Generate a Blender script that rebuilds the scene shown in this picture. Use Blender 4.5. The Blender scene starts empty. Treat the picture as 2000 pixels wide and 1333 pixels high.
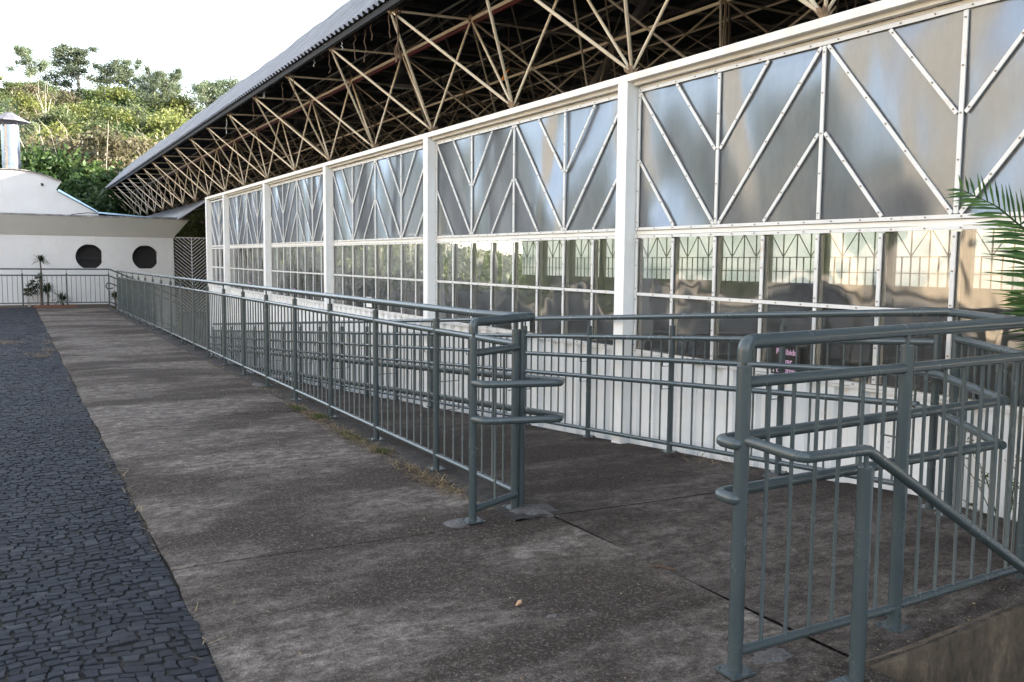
import bpy, math, random
import numpy as np
from mathutils import Vector, Matrix
from math import radians as RAD, sin, cos, pi, tan

S = bpy.context.scene
C = S.collection
# ------------------------------------------------------------------ camera
_yaw, _pit, _rol = RAD(29.96), RAD(-5.1), RAD(0.5)
_f = Vector((sin(_yaw)*cos(_pit), cos(_yaw)*cos(_pit), sin(_pit)))
_r = Vector((cos(_yaw), -sin(_yaw), 0)); _u = _r.cross(_f)
_r2 = _r*cos(_rol)+_u*sin(_rol); _u2 = -_r*sin(_rol)+_u*cos(_rol)
cam = bpy.data.objects.new('camera', bpy.data.cameras.new('camera')); C.objects.link(cam)
cam.matrix_world = Matrix(((_r2.x, _u2.x, -_f.x, 0), (_r2.y, _u2.y, -_f.y, 0), (_r2.z, _u2.z, -_f.z, 1.5), (0, 0, 0, 1)))
cam.data.sensor_width = 36; cam.data.lens = 1694*36/2000
cam.data.clip_start = 0.05; cam.data.clip_end = 3000
S.camera = cam
# ------------------------------------------------------------------ light
SUN_EL, SUN_AZ = RAD(17), math.atan2(0.86, -0.52)      # azimuth from +Y towards +X
w = bpy.data.worlds.new('World'); S.world = w; w.use_nodes = True
nt = w.node_tree; bg = nt.nodes['Background']
sky = nt.nodes.new('ShaderNodeTexSky'); sky.sky_type = 'NISHITA'; sky.sun_disc = False
sky.sun_elevation = SUN_EL; sky.sun_rotation = SUN_AZ; sky.air_density = 1.0; sky.dust_density = 0.3; sky.ozone_density = 1.0
hs = nt.nodes.new('ShaderNodeHueSaturation'); hs.inputs['Saturation'].default_value = .48
nt.links.new(sky.outputs[0], hs.inputs['Color']); nt.links.new(hs.outputs[0], bg.inputs[0]); bg.inputs[1].default_value = 0.15
sun = bpy.data.objects.new('sun', bpy.data.lights.new('sun', 'SUN')); C.objects.link(sun)
sun.data.energy = 4.2; sun.data.angle = RAD(0.5); sun.data.color = (1, 0.90, 0.74)
_sd = Vector((cos(SUN_EL)*sin(SUN_AZ), cos(SUN_EL)*cos(SUN_AZ), sin(SUN_EL)))
sun.rotation_euler = _sd.to_track_quat('Z', 'Y').to_euler()
S.view_settings.view_transform = 'Standard'; S.view_settings.look = 'None'
S.view_settings.exposure = 2.6; S.view_settings.gamma = 1
S.cycles.max_bounces = 8; S.cycles.transparent_max_bounces = 24

rng = random.Random(7)
# ------------------------------------------------------------------ materials
MATS = {}
class NB:
    def __init__(s, name):
        s.m = bpy.data.materials.new(name); s.m.use_nodes = True
        s.t = s.m.node_tree; s.n = s.t.nodes; s.l = s.t.links
        s.b = s.n['Principled BSDF']; s.out = s.n['Material Output']
        MATS[name] = s.m
    def node(s, t, **k):
        n = s.n.new(t)
        for a, v in k.items():
            if a in n.inputs: n.inputs[a].default_value = v
            else: setattr(n, a, v)
        return n
    def coord(s, scale=(1, 1, 1), obj=False):
        g = s.n.new('ShaderNodeNewGeometry') if not obj else s.n.new('ShaderNodeTexCoord')
        mp = s.n.new('ShaderNodeMapping'); mp.inputs['Scale'].default_value = scale
        s.l.new(g.outputs['Position'] if not obj else g.outputs['Object'], mp.inputs[0]); return mp.outputs[0]
    def noise(s, co, scale, detail=4, rough=.55, dist=0):
        n = s.node('ShaderNodeTexNoise'); n.inputs['Scale'].default_value = scale
        n.inputs['Detail'].default_value = detail; n.inputs['Roughness'].default_value = rough
        n.inputs['Distortion'].default_value = dist
        s.l.new(co, n.inputs['Vector']); return n.outputs['Fac']
    def ramp(s, fac, stops):
        r = s.n.new('ShaderNodeValToRGB'); e = r.color_ramp.elements
        while len(e) < len(stops): e.new(0.5)
        for i, (p, c) in enumerate(stops):
            e[i].position = p; e[i].color = c if len(c) == 4 else (*c, 1)
        s.l.new(fac, r.inputs[0]); return r.outputs[0]
    def mix(s, fac, a, b, mode='MIX'):
        m = s.n.new('ShaderNodeMix'); m.data_type = 'RGBA'; m.blend_type = mode
        for i, v in ((0, fac), (6, a), (7, b)):
            if hasattr(v, 'links'): s.l.new(v, m.inputs[i])
            else: m.inputs[i].default_value = v if i == 0 else (*v, 1)[:4]
        return m.outputs[2]
    def bump(s, h, strength=.3, dist=.01, prev=None):
        b = s.n.new('ShaderNodeBump'); b.inputs['Strength'].default_value = strength; b.inputs['Distance'].default_value = dist
        s.l.new(h, b.inputs['Height'])
        if prev: s.l.new(prev, b.inputs['Normal'])
        return b.outputs[0]
    def fin(s, col=None, rough=None, normal=None, metal=None, spec=None):
        for nme, v in (('Base Color', col), ('Roughness', rough), ('Metallic', metal), ('Specular IOR Level', spec)):
            if v is None: continue
            if hasattr(v, 'links'): s.l.new(v, s.b.inputs[nme])
            else: s.b.inputs[nme].default_value = (*v, 1) if nme == 'Base Color' else v
        if normal: s.l.new(normal, s.b.inputs['Normal'])
        return s.m
G4 = lambda v: (v, v, v)

def m_simple(name, col, rough=.6, var=.15, scale=6, metal=0, bump=.1, spec=.5):
    b = NB(name); co = b.coord()
    n = b.noise(co, scale, 5, .6)
    c = b.ramp(n, [(.3, [v*(1-var) for v in col]), (.7, [min(1, v*(1+var)) for v in col])])
    return b.fin(c, rough, b.bump(b.noise(co, scale*8, 3), bump, .004), metal, spec)

# blue-grey gloss paint of the railings
b = NB('rail_paint'); co = b.coord()
n1 = b.noise(co, 5, 5, .6); n2 = b.noise(co, 160, 2, .5)
c = b.ramp(n1, [(.2, (.048, .062, .065)), (.8, (.060, .074, .076))])
chip = b.ramp(b.noise(co, 170, 2, .5), [(.74, G4(0)), (.77, G4(.7))])
b.fin(c, b.ramp(n1, [(.2, G4(.22)), (.8, G4(.30))]), b.bump(n2, .10, .0012, b.bump(b.noise(co, 14, 2), .03, .004)))

# white steel paint with rust and grime
b = NB('white_paint'); co = b.coord()
n1 = b.noise(co, 3.5, 6, .65); st = b.coord((9, 9, 1.2)); n2 = b.noise(st, 2.3, 6, .7)
c = b.mix(b.ramp(n1, [(.35, G4(0)), (.75, G4(1))]), (.86, .83, .77), (.72, .66, .57))
c = b.mix(b.ramp(n2, [(.66, G4(0)), (.74, G4(1))]), c, (.36, .20, .10))
b.fin(c, .5, b.bump(b.noise(co, 90, 3), .15, .002))
b = NB('white_column_paint'); co = b.coord()
n1 = b.noise(co, 2.5, 6, .65); st = b.coord((12, 12, .8)); n2 = b.noise(st, 2.3, 6, .75)
c = b.mix(b.ramp(n1, [(.4, G4(0)), (.8, G4(1))]), (.88, .87, .85), (.78, .75, .70))
c = b.mix(b.ramp(n2, [(.70, G4(0)), (.78, G4(1))]), c, (.35, .19, .10))
b.fin(c, .45, b.bump(b.noise(co, 60, 3), .12, .002))
# aluminium strips
b = NB('strip_metal'); co = b.coord()
n2 = b.noise(co, 7, 5, .7)
c = b.ramp(n2, [(.3, (.66, .64, .61)), (.6, (.74, .72, .69)), (.74, (.58, .46, .34))])
b.fin(c, .38, b.bump(b.noise(co, 70, 3), .1, .002), 0)
# beige truss tubes with rust
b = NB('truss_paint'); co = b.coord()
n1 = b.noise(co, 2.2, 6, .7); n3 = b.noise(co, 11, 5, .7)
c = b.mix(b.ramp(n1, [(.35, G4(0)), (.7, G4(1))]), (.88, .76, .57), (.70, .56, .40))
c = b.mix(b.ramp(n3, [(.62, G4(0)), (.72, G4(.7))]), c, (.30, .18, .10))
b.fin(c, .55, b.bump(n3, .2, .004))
m_simple('truss_shaded', (.26, .21, .155), .7, .35, 3)  # shade under the roof put into a darker colour for the inner tubes
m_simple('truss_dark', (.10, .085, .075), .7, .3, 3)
m_simple('rust_node', (.30, .21, .14), .8, .5, 25, bump=.5)
m_simple('red_oxide', (.10, .006, .005), .5, .2, 4)
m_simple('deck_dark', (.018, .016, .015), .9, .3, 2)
m_simple('dark_steel', (.012, .012, .013), .85, .3, 6)
m_simple('screw', (.24, .19, .14), .5, .2, 6)
m_simple('lamp_shade_metal', (.10, .10, .10), .4, .2, 6)
m_simple('cord_brown', (.12, .07, .04), .9, .4, 40)
m_simple('cord_white', (.5, .5, .47), .7, .2, 40)
m_simple('orange_plastic', (.75, .25, .02), .4, .1, 10)
b = NB('lamp_lens'); b.fin((.75, .8, .85), .15, None, .6)

# roof sheets: weathered galvanised / fibre cement
b = NB('roof_sheet'); co = b.coord((1, 1, 1))
st = b.coord((.5, 14, .5)); n1 = b.noise(st, 1.6, 5, .7); n2 = b.noise(co, .5, 4, .6); st2 = b.coord((.7, 30, .7)); n4 = b.noise(st2, 2.1, 4, .8)
c = b.ramp(n1, [(.3, (.10, .10, .105)), (.48, (.20, .195, .20)), (.68, (.32, .31, .315))])
c = b.mix(b.ramp(n4, [(.56, G4(0)), (.72, G4(.7))]), c, (.10, .095, .10))
c = b.mix(b.ramp(n2, [(.3, G4(0)), (.8, G4(.5))]), c, (.30, .31, .34))
b.fin(c, .55, b.bump(n4, .2, .01), .25)

# corrugated wall sheet (white)
b = NB('wall_sheet'); co = b.coord(); st = b.coord((10, 10, .7))
n1 = b.noise(st, 1.5, 6, .7); n2 = b.noise(co, 9, 5, .75); n3 = b.noise(co, 1.1, 4)
c = b.ramp(n3, [(.3, (.78, .775, .76)), (.7, (.87, .865, .85))])
c = b.mix(b.ramp(n1, [(.55, G4(0)), (.8, G4(.55))]), c, (.50, .46, .42))
c = b.mix(b.ramp(n2, [(.70, G4(0)), (.74, G4(.8))]), c, (.26, .18, .14))
b.fin(c, .38, b.bump(n2, .08, .003))

# plaster of the white building
b = NB('plaster_white'); co = b.coord(); st = b.coord((3, 3, .5))
n1 = b.noise(co, .8, 6, .7); n2 = b.noise(st, 1.2, 6, .75); n3 = b.noise(co, 40, 3)
c = b.ramp(n1, [(.3, (.50, .49, .485)), (.7, (.585, .575, .57))])
c = b.mix(b.ramp(n2, [(.52, G4(0)), (.72, G4(.45))]), c, (.50, .46, .42))
b.fin(c, .85, b.bump(n3, .25, .004))
b = NB('plaster_grey'); co = b.coord()
n1 = b.noise(co, .9, 6, .7)
c = b.ramp(n1, [(.3, (.50, .485, .45)), (.7, (.58, .565, .53))])
b.fin(c, .9, b.bump(b.noise(co, 30, 4), .4, .006))
b = NB('plaster_coping'); co = b.coord()
n1 = b.noise(co, 5, 6, .8)
c = b.ramp(n1, [(.35, (.06, .055, .055)), (.55, (.22, .21, .21)), (.75, (.45, .44, .42))])
b.fin(c, .9, b.bump(n1, .4, .01))
m_simple('plaster_cream', (.55, .45, .33), .9, .1, 1)
m_simple('sky_tint_flashing', (.36, .50, .68), .3, .1, 3, .5)  # metal edging, with the reflected blue of the sky put into its colour
b = NB('chimney_metal'); co = b.coord(); n = b.noise(co, 3, 3)
b.fin((.24, .26, .31), b.ramp(n, [(.3, G4(.18)), (.7, G4(.30))]), b.bump(n, .05, .01), 1.0)
m_simple('cap_metal', (.15, .15, .17), .6, .25, 6, .2)
m_simple('dark_void', (.012, .010, .010), .4, .2, 3)
m_simple('dark_pane', (.012, .010, .010), .9, .2, 3)
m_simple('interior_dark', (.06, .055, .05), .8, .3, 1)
m_simple('brick_red', (.14, .055, .032), .9, .3, 20, bump=.5)
m_simple('screen_white', (.88, .87, .85), .5, .1, 5)
m_simple('black_sign', (.012, .010, .012), .4, .2, 5)
m_simple('pink_letter', (.80, .50, .70), .5, .08, 15)
m_simple('shell', (.55, .32, .18), .5, .2, 60)
m_simple('paper', (.80, .79, .74), .7, .05, 15)

# glazing : old acrylic sheet, upper panes milky, lower panes clearer
def glazing(name, haze_lo, haze_hi, haze_col, tint, rough, wave, wscale, ior=1.5, extra=0.0, vs=.3, dist=.25, fine=.25, gcol=(.95, .96, .97)):
    b = NB(name); co = b.coord()
    big = b.noise(b.coord((1, .8, vs)), wscale, 1, .4, .6)
    small = b.noise(b.coord((1, 1, vs*1.3)), wscale*2.6, 1, .4, .3)
    nrm = b.bump(small, wave*fine, dist*.3, b.bump(big, wave, dist))
    tr = b.node('ShaderNodeBsdfTransparent'); tr.inputs[0].default_value = (*tint, 1)
    df = b.node('ShaderNodeBsdfDiffuse')
    tl = b.node('ShaderNodeBsdfTranslucent')
    dirt = b.noise(b.coord((4, 4, 1)), 3, 6, .7)
    dc = b.ramp(dirt, [(.3, [v*.8 for v in haze_col]), (.75, haze_col)])
    b.l.new(dc, df.inputs[0]); b.l.new(dc, tl.inputs[0])
    m0 = b.node('ShaderNodeMixShader'); m0.inputs[0].default_value = .4
    b.l.new(df.outputs[0], m0.inputs[1]); b.l.new(tl.outputs[0], m0.inputs[2])
    hz = b.ramp(b.noise(b.coord((1, 1, .5)), 1.3, 6, .65), [(.35, G4(haze_lo)), (.68, G4(haze_hi))])
    m1 = b.node('ShaderNodeMixShader'); b.l.new(hz, m1.inputs[0])
    b.l.new(tr.outputs[0], m1.inputs[1]); b.l.new(m0.outputs[0], m1.inputs[2])
    gl = b.node('ShaderNodeBsdfGlossy'); gl.inputs['Roughness'].default_value = rough; gl.inputs[0].default_value = (*gcol, 1)
    b.l.new(nrm, gl.inputs['Normal'])
    fr = b.node('ShaderNodeFresnel'); fr.inputs[0].default_value = ior
    ad = b.node('ShaderNodeMath', operation='ADD'); ad.inputs[1].default_value = extra; ad.use_clamp = True
    b.l.new(fr.outputs[0], ad.inputs[0])
    m2 = b.node('ShaderNodeMixShader'); b.l.new(ad.outputs[0], m2.inputs[0])
    b.l.new(m1.outputs[0], m2.inputs[1]); b.l.new(gl.outputs[0], m2.inputs[2])
    b.l.new(m2.outputs[0], b.out.inputs[0])
    return b.m
glazing('pane_upper', .55, .85, (.27, .27, .27), (.24, .256, .272), .25, .80, 1.1, 1.5, .10, .34, .42, .10, (.64, .73, .86))  # blue gloss tint stands in for a bluer sky reflected in the upper panes
glazing('pane_lower', .26, .50, (.20, .20, .19), (.62, .62, .60), .07, .45, 1.4, 1.5, .10, .5, .15, .6)
b = NB('pane_far'); co = b.coord(); n = b.noise(co, .6, 5, .6)
c = b.ramp(n, [(.3, (.085, .11, .115)), (.5, (.155, .185, .195)), (.7, (.23, .24, .25))])
tl = b.node('ShaderNodeBsdfTranslucent'); b.l.new(c, tl.inputs[0]); tr = b.node('ShaderNodeBsdfTransparent'); tr.inputs[0].default_value = (.8, .85, .8, 1)
mx = b.node('ShaderNodeMixShader'); mx.inputs[0].default_value = .12; b.l.new(tl.outputs[0], mx.inputs[1]); b.l.new(tr.outputs[0], mx.inputs[2]); b.l.new(mx.outputs[0], b.out.inputs[0])

# concrete pavement
def concrete(name, lo, hi, pale, pale_amt=.55, speck=.5, patch_scale=.55, grav=.5):
    b = NB(name); co = b.coord()
    n1 = b.noise(co, 1.3, 8, .65); n2 = b.noise(b.coord((.7, 1.6, 1)), patch_scale, 6, .62, .3)
    n3 = b.noise(co, 19, 6, .75)
    n5 = b.noise(b.coord((1, 1.6, 1)), 6.5, 8, .8, .5)
    c = b.ramp(n1, [(.3, lo), (.7, hi)])
    pf = b.ramp(n2, [(.44, G4(0)), (.57, G4(pale_amt))])
    pf = b.mix(1.0, pf, b.ramp(n5, [(.32, G4(.15)), (.62, G4(1))]), 'MULTIPLY')
    c = b.mix(pf, c, pale)
    c = b.mix(b.ramp(n5, [(.40, G4(.55)), (.60, G4(0))]), c, [v*.70 for v in lo])
    c = b.mix(b.ramp(b.noise(co, 55, 5, .8), [(.50, G4(0)), (.66, G4(.55))]), c, pale)
    c = b.mix(b.ramp(b.noise(co, 130, 3, .7), [(.34, G4(.7)), (.50, G4(0))]), c, [v*.45 for v in lo])
    c = b.mix(b.ramp(n3, [(.35, G4(.65)), (.7, G4(0))]), c, [v*.62 for v in lo])
    v = b.node('ShaderNodeTexVoronoi', feature='F1'); v.inputs['Scale'].default_value = 95; b.l.new(co, v.inputs['Vector'])
    spk = b.ramp(v.outputs['Distance'], [(.16, G4(1)), (.30, G4(0))])
    sel = b.ramp(v.outputs['Color'], [(.35, G4(0)), (.8, G4(speck))])
    sm = b.mix(1.0, spk, sel, 'MULTIPLY')
    gm = b.ramp(b.noise(co, .9, 3), [(.35, G4(.25)), (.6, G4(1))])
    sm = b.mix(1.0, sm, gm, 'MULTIPLY')
    c = b.mix(sm, c, (.24, .22, .195))
    v2 = b.node('ShaderNodeTexVoronoi', feature='F1'); v2.inputs['Scale'].default_value = 28; b.l.new(co, v2.inputs['Vector'])
    rare = b.ramp(v2.outputs['Color'], [(.90, G4(0)), (.93, G4(.8))])
    sp2 = b.mix(1.0, b.ramp(v2.outputs['Distance'], [(.10, G4(1)), (.16, G4(0))]), rare, 'MULTIPLY')
    c = b.mix(sp2, c, (.26, .24, .21))
    rst = b.ramp(b.noise(co, 1.7, 5, .7), [(.68, G4(0)), (.76, G4(.35))])
    c = b.mix(rst, c, (.17, .085, .045))
    n4 = b.noise(co, 75, 4, .7)
    nn = b.bump(v.outputs['Distance'], grav, .004, b.bump(n3, .5, .008, b.bump(n4, .4, .004)))
    b.fin(c, .95, nn, None, .12)
concrete('concrete_walk', (0.04547, 0.03498, 0.02799), (0.08046, 0.06384, 0.05159), (0.3673, 0.3148, 0.2711), 1.0, .8)  # pale patches are stains, also standing in for soft bands of light
concrete('concrete_ramp', (0.03844, 0.02957, 0.02365), (0.06505, 0.05174, 0.04213), (0.2513, 0.2144, 0.1848), .8, .9, .6)
concrete('concrete_curb', (0.054, 0.04896, 0.04464), (0.0936, 0.08496, 0.0792), (0.1728, 0.1584, 0.1512), .6, .3, 1.5)
concrete('cement_patch', (0.1105, 0.102, 0.09775), (0.187, 0.1785, 0.17), (0.289, 0.272, 0.2635), .6, .4, 6)
b = NB('joint_dark'); co = b.coord(); b.fin(b.ramp(b.noise(co, 12, 5), [(.3, (.020, .014, .010)), (.7, (.065, .045, .030))]), 1.0, b.bump(b.noise(co, 50, 4), .8, .01))
# old retaining wall
b = NB('old_concrete_wall'); co = b.coord(); st = b.coord((3.5, 3.5, 1.3))
n1 = b.noise(st, 2, 8, .8); n2 = b.noise(co, 14, 6, .8)
c = b.ramp(n1, [(.35, (.035, .028, .02)), (.5, (.10, .072, .048)), (.7, (.22, .165, .11))])
c = b.mix(b.ramp(n2, [(.45, G4(0)), (.65, G4(.6))]), c, (.05, .04, .03))
b.fin(c, .95, b.bump(n2, .8, .012))
# cobbles
b = NB('cobble_stone'); co = b.coord()
oi = b.n.new('ShaderNodeAttribute'); oi.attribute_name = 'tone'
n1 = b.noise(co, 30, 5, .7); n2 = b.noise(co, .8, 4)
c = b.ramp(oi.outputs['Fac'], [(0, (0.01682, 0.01794, 0.02243)), (.6, (0.02916, 0.0314, 0.03813)), (1, (0.05382, 0.05494, 0.05942))])
c = b.mix(b.ramp(n1, [(.45, G4(0)), (.8, G4(.5))]), c, (.03, .03, .032))
c = b.mix(b.ramp(n2, [(.50, G4(0)), (.75, G4(.3))]), c, (.05, .045, .04))
b.fin(c, b.ramp(n1, [(.3, G4(.6)), (.7, G4(.85))]), b.bump(n1, .7, .004), None, .08)
b = NB('cobble_bed'); co = b.coord()
b.fin(b.ramp(b.noise(co, 9, 6, .7), [(.3, (.007, .006, .005)), (.6, (.018, .015, .011)), (.75, (.06, .045, .028))]), 1.0, b.bump(b.noise(co, 60, 4), .8, .01))
b = NB('cobble_far'); co = b.coord((13, 18, 13))
v = b.node('ShaderNodeTexVoronoi', feature='DISTANCE_TO_EDGE'); v.inputs['Scale'].default_value = 1; b.l.new(co, v.inputs['Vector'])
b.fin(b.ramp(v.outputs['Distance'], [(.02, (.02, .02, .02)), (.09, (.07, .073, .085))]), .7, b.bump(v.outputs['Distance'], .8, .02))
m_simple('bounce_paving', (.58, .48, .36), .9, .15, 1)  # pale unseen paving, its colour chosen to bounce warm sunlight onto the hall
b = NB('soil'); co = b.coord()
b.fin(b.ramp(b.noise(co, 3, 7, .7), [(.3, (.035, .022, .014)), (.7, (.10, .062, .038))]), 1.0, b.bump(b.noise(co, 40, 5, .8), .9, .02))
b = NB('hill_soil'); co = b.coord()
b.fin(b.ramp(b.noise(co, .5, 8, .75), [(.3, (.012, .022, .008)), (.5, (.035, .055, .015)), (.7, (.085, .095, .030))]), 1.0, b.bump(b.noise(co, 1.5, 6, .8), 1, .4))

def leafmat(name, cols, rough=.5, trans=.35):
    b = NB(name)
    a = b.n.new('ShaderNodeAttribute'); a.attribute_name = 'tone'
    oi = b.n.new('ShaderNodeObjectInfo')
    c = b.ramp(a.outputs['Fac'], [(i/(len(cols)-1), k) for i, k in enumerate(cols)])
    hs = b.n.new('ShaderNodeHueSaturation')
    mr = b.n.new('ShaderNodeMapRange'); mr.inputs[3].default_value = .72; mr.inputs[4].default_value = 1.3
    b.l.new(oi.outputs['Random'], mr.inputs[0]); b.l.new(mr.outputs[0], hs.inputs['Value'])
    b.l.new(c, hs.inputs['Color'])
    tl = b.node('ShaderNodeBsdfTranslucent'); b.l.new(hs.outputs[0], tl.inputs[0])
    b.l.new(hs.outputs[0], b.b.inputs['Base Color']); b.b.inputs['Roughness'].default_value = rough
    b.b.inputs['Specular IOR Level'].default_value = .3
    mx = b.node('ShaderNodeMixShader'); mx.inputs[0].default_value = trans
    b.l.new(b.b.outputs[0], mx.inputs[1]); b.l.new(tl.outputs[0], mx.inputs[2]); b.l.new(mx.outputs[0], b.out.inputs[0])
leafmat('leaf_euc', [(0.06694, 0.09563, 0.06694), (0.1339, 0.1674, 0.1052), (0.2009, 0.2295, 0.1435)])
leafmat('leaf_dark', [(0.01694, 0.03696, 0.01386), (0.03465, 0.06545, 0.01925), (0.07315, 0.1117, 0.0308)])
leafmat('leaf_yellow', [(0.06653, 0.08732, 0.02328), (0.1248, 0.1456, 0.03992), (0.2079, 0.2079, 0.06653)])
leafmat('leaf_brown', [(0.06237, 0.06237, 0.02911), (0.1164, 0.1039, 0.05821), (0.1913, 0.158, 0.09979)])
leafmat('leaf_mid', [(0.05738, 0.08129, 0.03348), (0.1052, 0.1387, 0.05738), (0.1722, 0.1961, 0.08607)])
leafmat('leaf_palm', [(0.02142, 0.05355, 0.01428), (0.04165, 0.0952, 0.0238), (0.0833, 0.1547, 0.0357)], .35, .2)
leafmat('leaf_yucca', [(0.014, 0.0245, 0.0098), (0.0315, 0.049, 0.0182), (0.07, 0.084, 0.035)], .45, .2)
leafmat('straw', [(.13, .085, .04), (.26, .18, .09), (.40, .30, .17)], .8, .2)
leafmat('grass_green', [(.03, .05, .012), (.06, .09, .02), (.10, .13, .03)], .7, .3)
m_simple('bark_pale', (.34, .31, .26), .9, .3, 2)
m_simple('bark_brown', (.10, .075, .055), .9, .3, 2)

# ------------------------------------------------------------------ mesh helpers
def link(o, parent=None):
    C.objects.link(o)
    if parent is not None: o.parent = parent
    return o
def tag(o, label=None, cat=None, group=None, kind=None):
    if label: o['label'] = label
    if cat: o['category'] = cat
    if group: o['group'] = group
    if kind: o['kind'] = kind
    return o
def empty(name, loc, label, cat, group=None, rz=0):
    o = bpy.data.objects.new(name, None); o.empty_display_size = .2
    o.location = loc; o.rotation_euler = (0, 0, rz); link(o); W[o.name] = Matrix.Translation(loc) @ Matrix.Rotation(rz, 4, 'Z')
    return tag(o, label, cat, group)
W = {}
class MB:
    def __init__(s): s.v = []; s.f = []; s.m = []
    def add(s, vs, fs, mi=0):
        o = len(s.v); s.v += [tuple(p) for p in vs]; s.f += [tuple(i+o for i in f) for f in fs]; s.m += [mi]*len(fs); return s
    def box(s, x0, x1, y0, y1, z0, z1, mi=0):
        return s.add([(x, y, z) for x in (x0, x1) for y in (y0, y1) for z in (z0, z1)],
                     [(0, 1, 3, 2), (4, 6, 7, 5), (0, 4, 5, 1), (2, 3, 7, 6), (0, 2, 6, 4), (1, 5, 7, 3)], mi)
    def beam(s, p, q, wy, wx, side=Vector((1, 0, 0)), mi=0):
        """bar from p to q; wx along 'side', wy across both"""
        p = Vector(p); q = Vector(q); d = (q-p).normalized(); sx = (side-d*side.dot(d)).normalized(); sy = d.cross(sx)
        vs = [e+sx*a*wx/2+sy*c*wy/2 for e in (p, q) for a, c in ((-1, -1), (1, -1), (1, 1), (-1, 1))]
        return s.add(vs, [(3, 2, 1, 0), (4, 5, 6, 7), (0, 1, 5, 4), (1, 2, 6, 5), (2, 3, 7, 6), (3, 0, 4, 7)], mi)
    def tube(s, pts, r, n=12, cap=True, mi=0):
        pts = [Vector(p) for p in pts]; R = r if isinstance(r, (list, tuple)) else [r]*len(pts)
        o = len(s.v); up = None
        for i, p in enumerate(pts):
            a = pts[max(i-1, 0)]; c = pts[min(i+1, len(pts)-1)]; d = (c-a).normalized()
            if up is None:
                up = Vector((0, 0, 1)) if abs(d.z) < .9 else Vector((1, 0, 0))
            x = (up-d*up.dot(d)).normalized(); y = d.cross(x); up = x
            # mitre widening
            k = 1.0
            if 0 < i < len(pts)-1:
                t = (pts[i]-pts[i-1]).normalized().dot(d); k = 1.0
            for j in range(n):
                t = 2*pi*j/n; s.v.append(tuple(p+(x*cos(t)+y*sin(t))*R[i]*k))
        for i in range(len(pts)-1):
            for j in range(n):
                s.f.append((o+i*n+j, o+i*n+(j+1) % n, o+(i+1)*n+(j+1) % n, o+(i+1)*n+j)); s.m.append(mi)
        if cap:
            s.f.append(tuple(o+j for j in reversed(range(n)))); s.m.append(mi)
            s.f.append(tuple(o+(len(pts)-1)*n+j for j in range(n))); s.m.append(mi)
        return s
    def lathe(s, prof, c=(0, 0, 0), n=24, mi=0):
        o = len(s.v)
        for r, z in prof:
            for j in range(n):
                t = 2*pi*j/n; s.v.append((c[0]+r*cos(t), c[1]+r*sin(t), c[2]+z))
        for i in range(len(prof)-1):
            for j in range(n):
                s.f.append((o+i*n+j, o+i*n+(j+1) % n, o+(i+1)*n+(j+1) % n, o+(i+1)*n+j)); s.m.append(mi)
        return s
    def build(s, name, mats, parent=None, smooth=False, angle=35, loc=None):
        me = bpy.data.meshes.new(name); me.from_pydata(s.v, [], s.f)
        for m in (mats if isinstance(mats, (list, tuple)) else [mats]): me.materials.append(MATS[m])
        if len(set(s.m)) > 1: me.polygons.foreach_set('material_index', s.m)
        if smooth:
            me.polygons.foreach_set('use_smooth', [True]*len(me.polygons)); me.set_sharp_from_angle(angle=RAD(angle))
        me.update()
        o = bpy.data.objects.new(name, me)
        if loc is not None:
            me.transform(Matrix.Translation(-Vector(loc))); o.location = loc
        if parent is not None:
            # mesh is given in world space: move into the parent's space
            M = wmat(parent); 
            if loc is not None: o.location = M.inverted() @ Vector(loc); 
            else: me.transform(M.inverted())
        link(o, parent); return o
def wmat(o):
    M = Matrix.Translation(o.location) @ o.rotation_euler.to_matrix().to_4x4()
    return (wmat(o.parent) @ M) if o.parent else M
def fillet(pts, rad, n=6):
    pts = [Vector(p) for p in pts]; out = [pts[0]]
    for i in range(1, len(pts)-1):
        a = (pts[i-1]-pts[i]); c = (pts[i+1]-pts[i]); la, lc = a.length, c.length; a.normalize(); c.normalize()
        ang = a.angle(c); t = min(rad/tan(ang/2), la*.49, lc*.49)
        p0 = pts[i]+a*t; p1 = pts[i]+c*t
        for k in range(n+1):
            u = k/n; out.append(p0*(1-u)**2+pts[i]*2*u*(1-u)+p1*u*u)
    out.append(pts[-1]); return out
def quads_mesh(name, V, mat, tone=None, parent=None):
    """V: (N,4,3) numpy"""
    N = len(V); me = bpy.data.meshes.new(name)
    me.vertices.add(N*4); me.vertices.foreach_set('co', V.reshape(-1).astype(np.float32))
    me.loops.add(N*4); me.loops.foreach_set('vertex_index', np.arange(N*4, dtype=np.int32))
    me.polygons.add(N); me.polygons.foreach_set('loop_start', np.arange(0, N*4, 4, dtype=np.int32))
    me.update(calc_edges=True); me.materials.append(MATS[mat])
    if tone is not None:
        a = me.attributes.new('tone', 'FLOAT', 'FACE'); a.data.foreach_set('value', tone.astype(np.float32))
    o = bpy.data.objects.new(name, me); link(o, parent); return o

# ------------------------------------------------------------------ SETTING
def ramp_z(x, y):
    if y >= 4.2: return -.07*(y-4.2) if y < 26 else -.07*21.8
    t = max(0, min(1, (x-2.75)/1.5)); t = t*t*(3-2*t)
    return min(.055, .07*(4.2-y))*t

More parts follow.
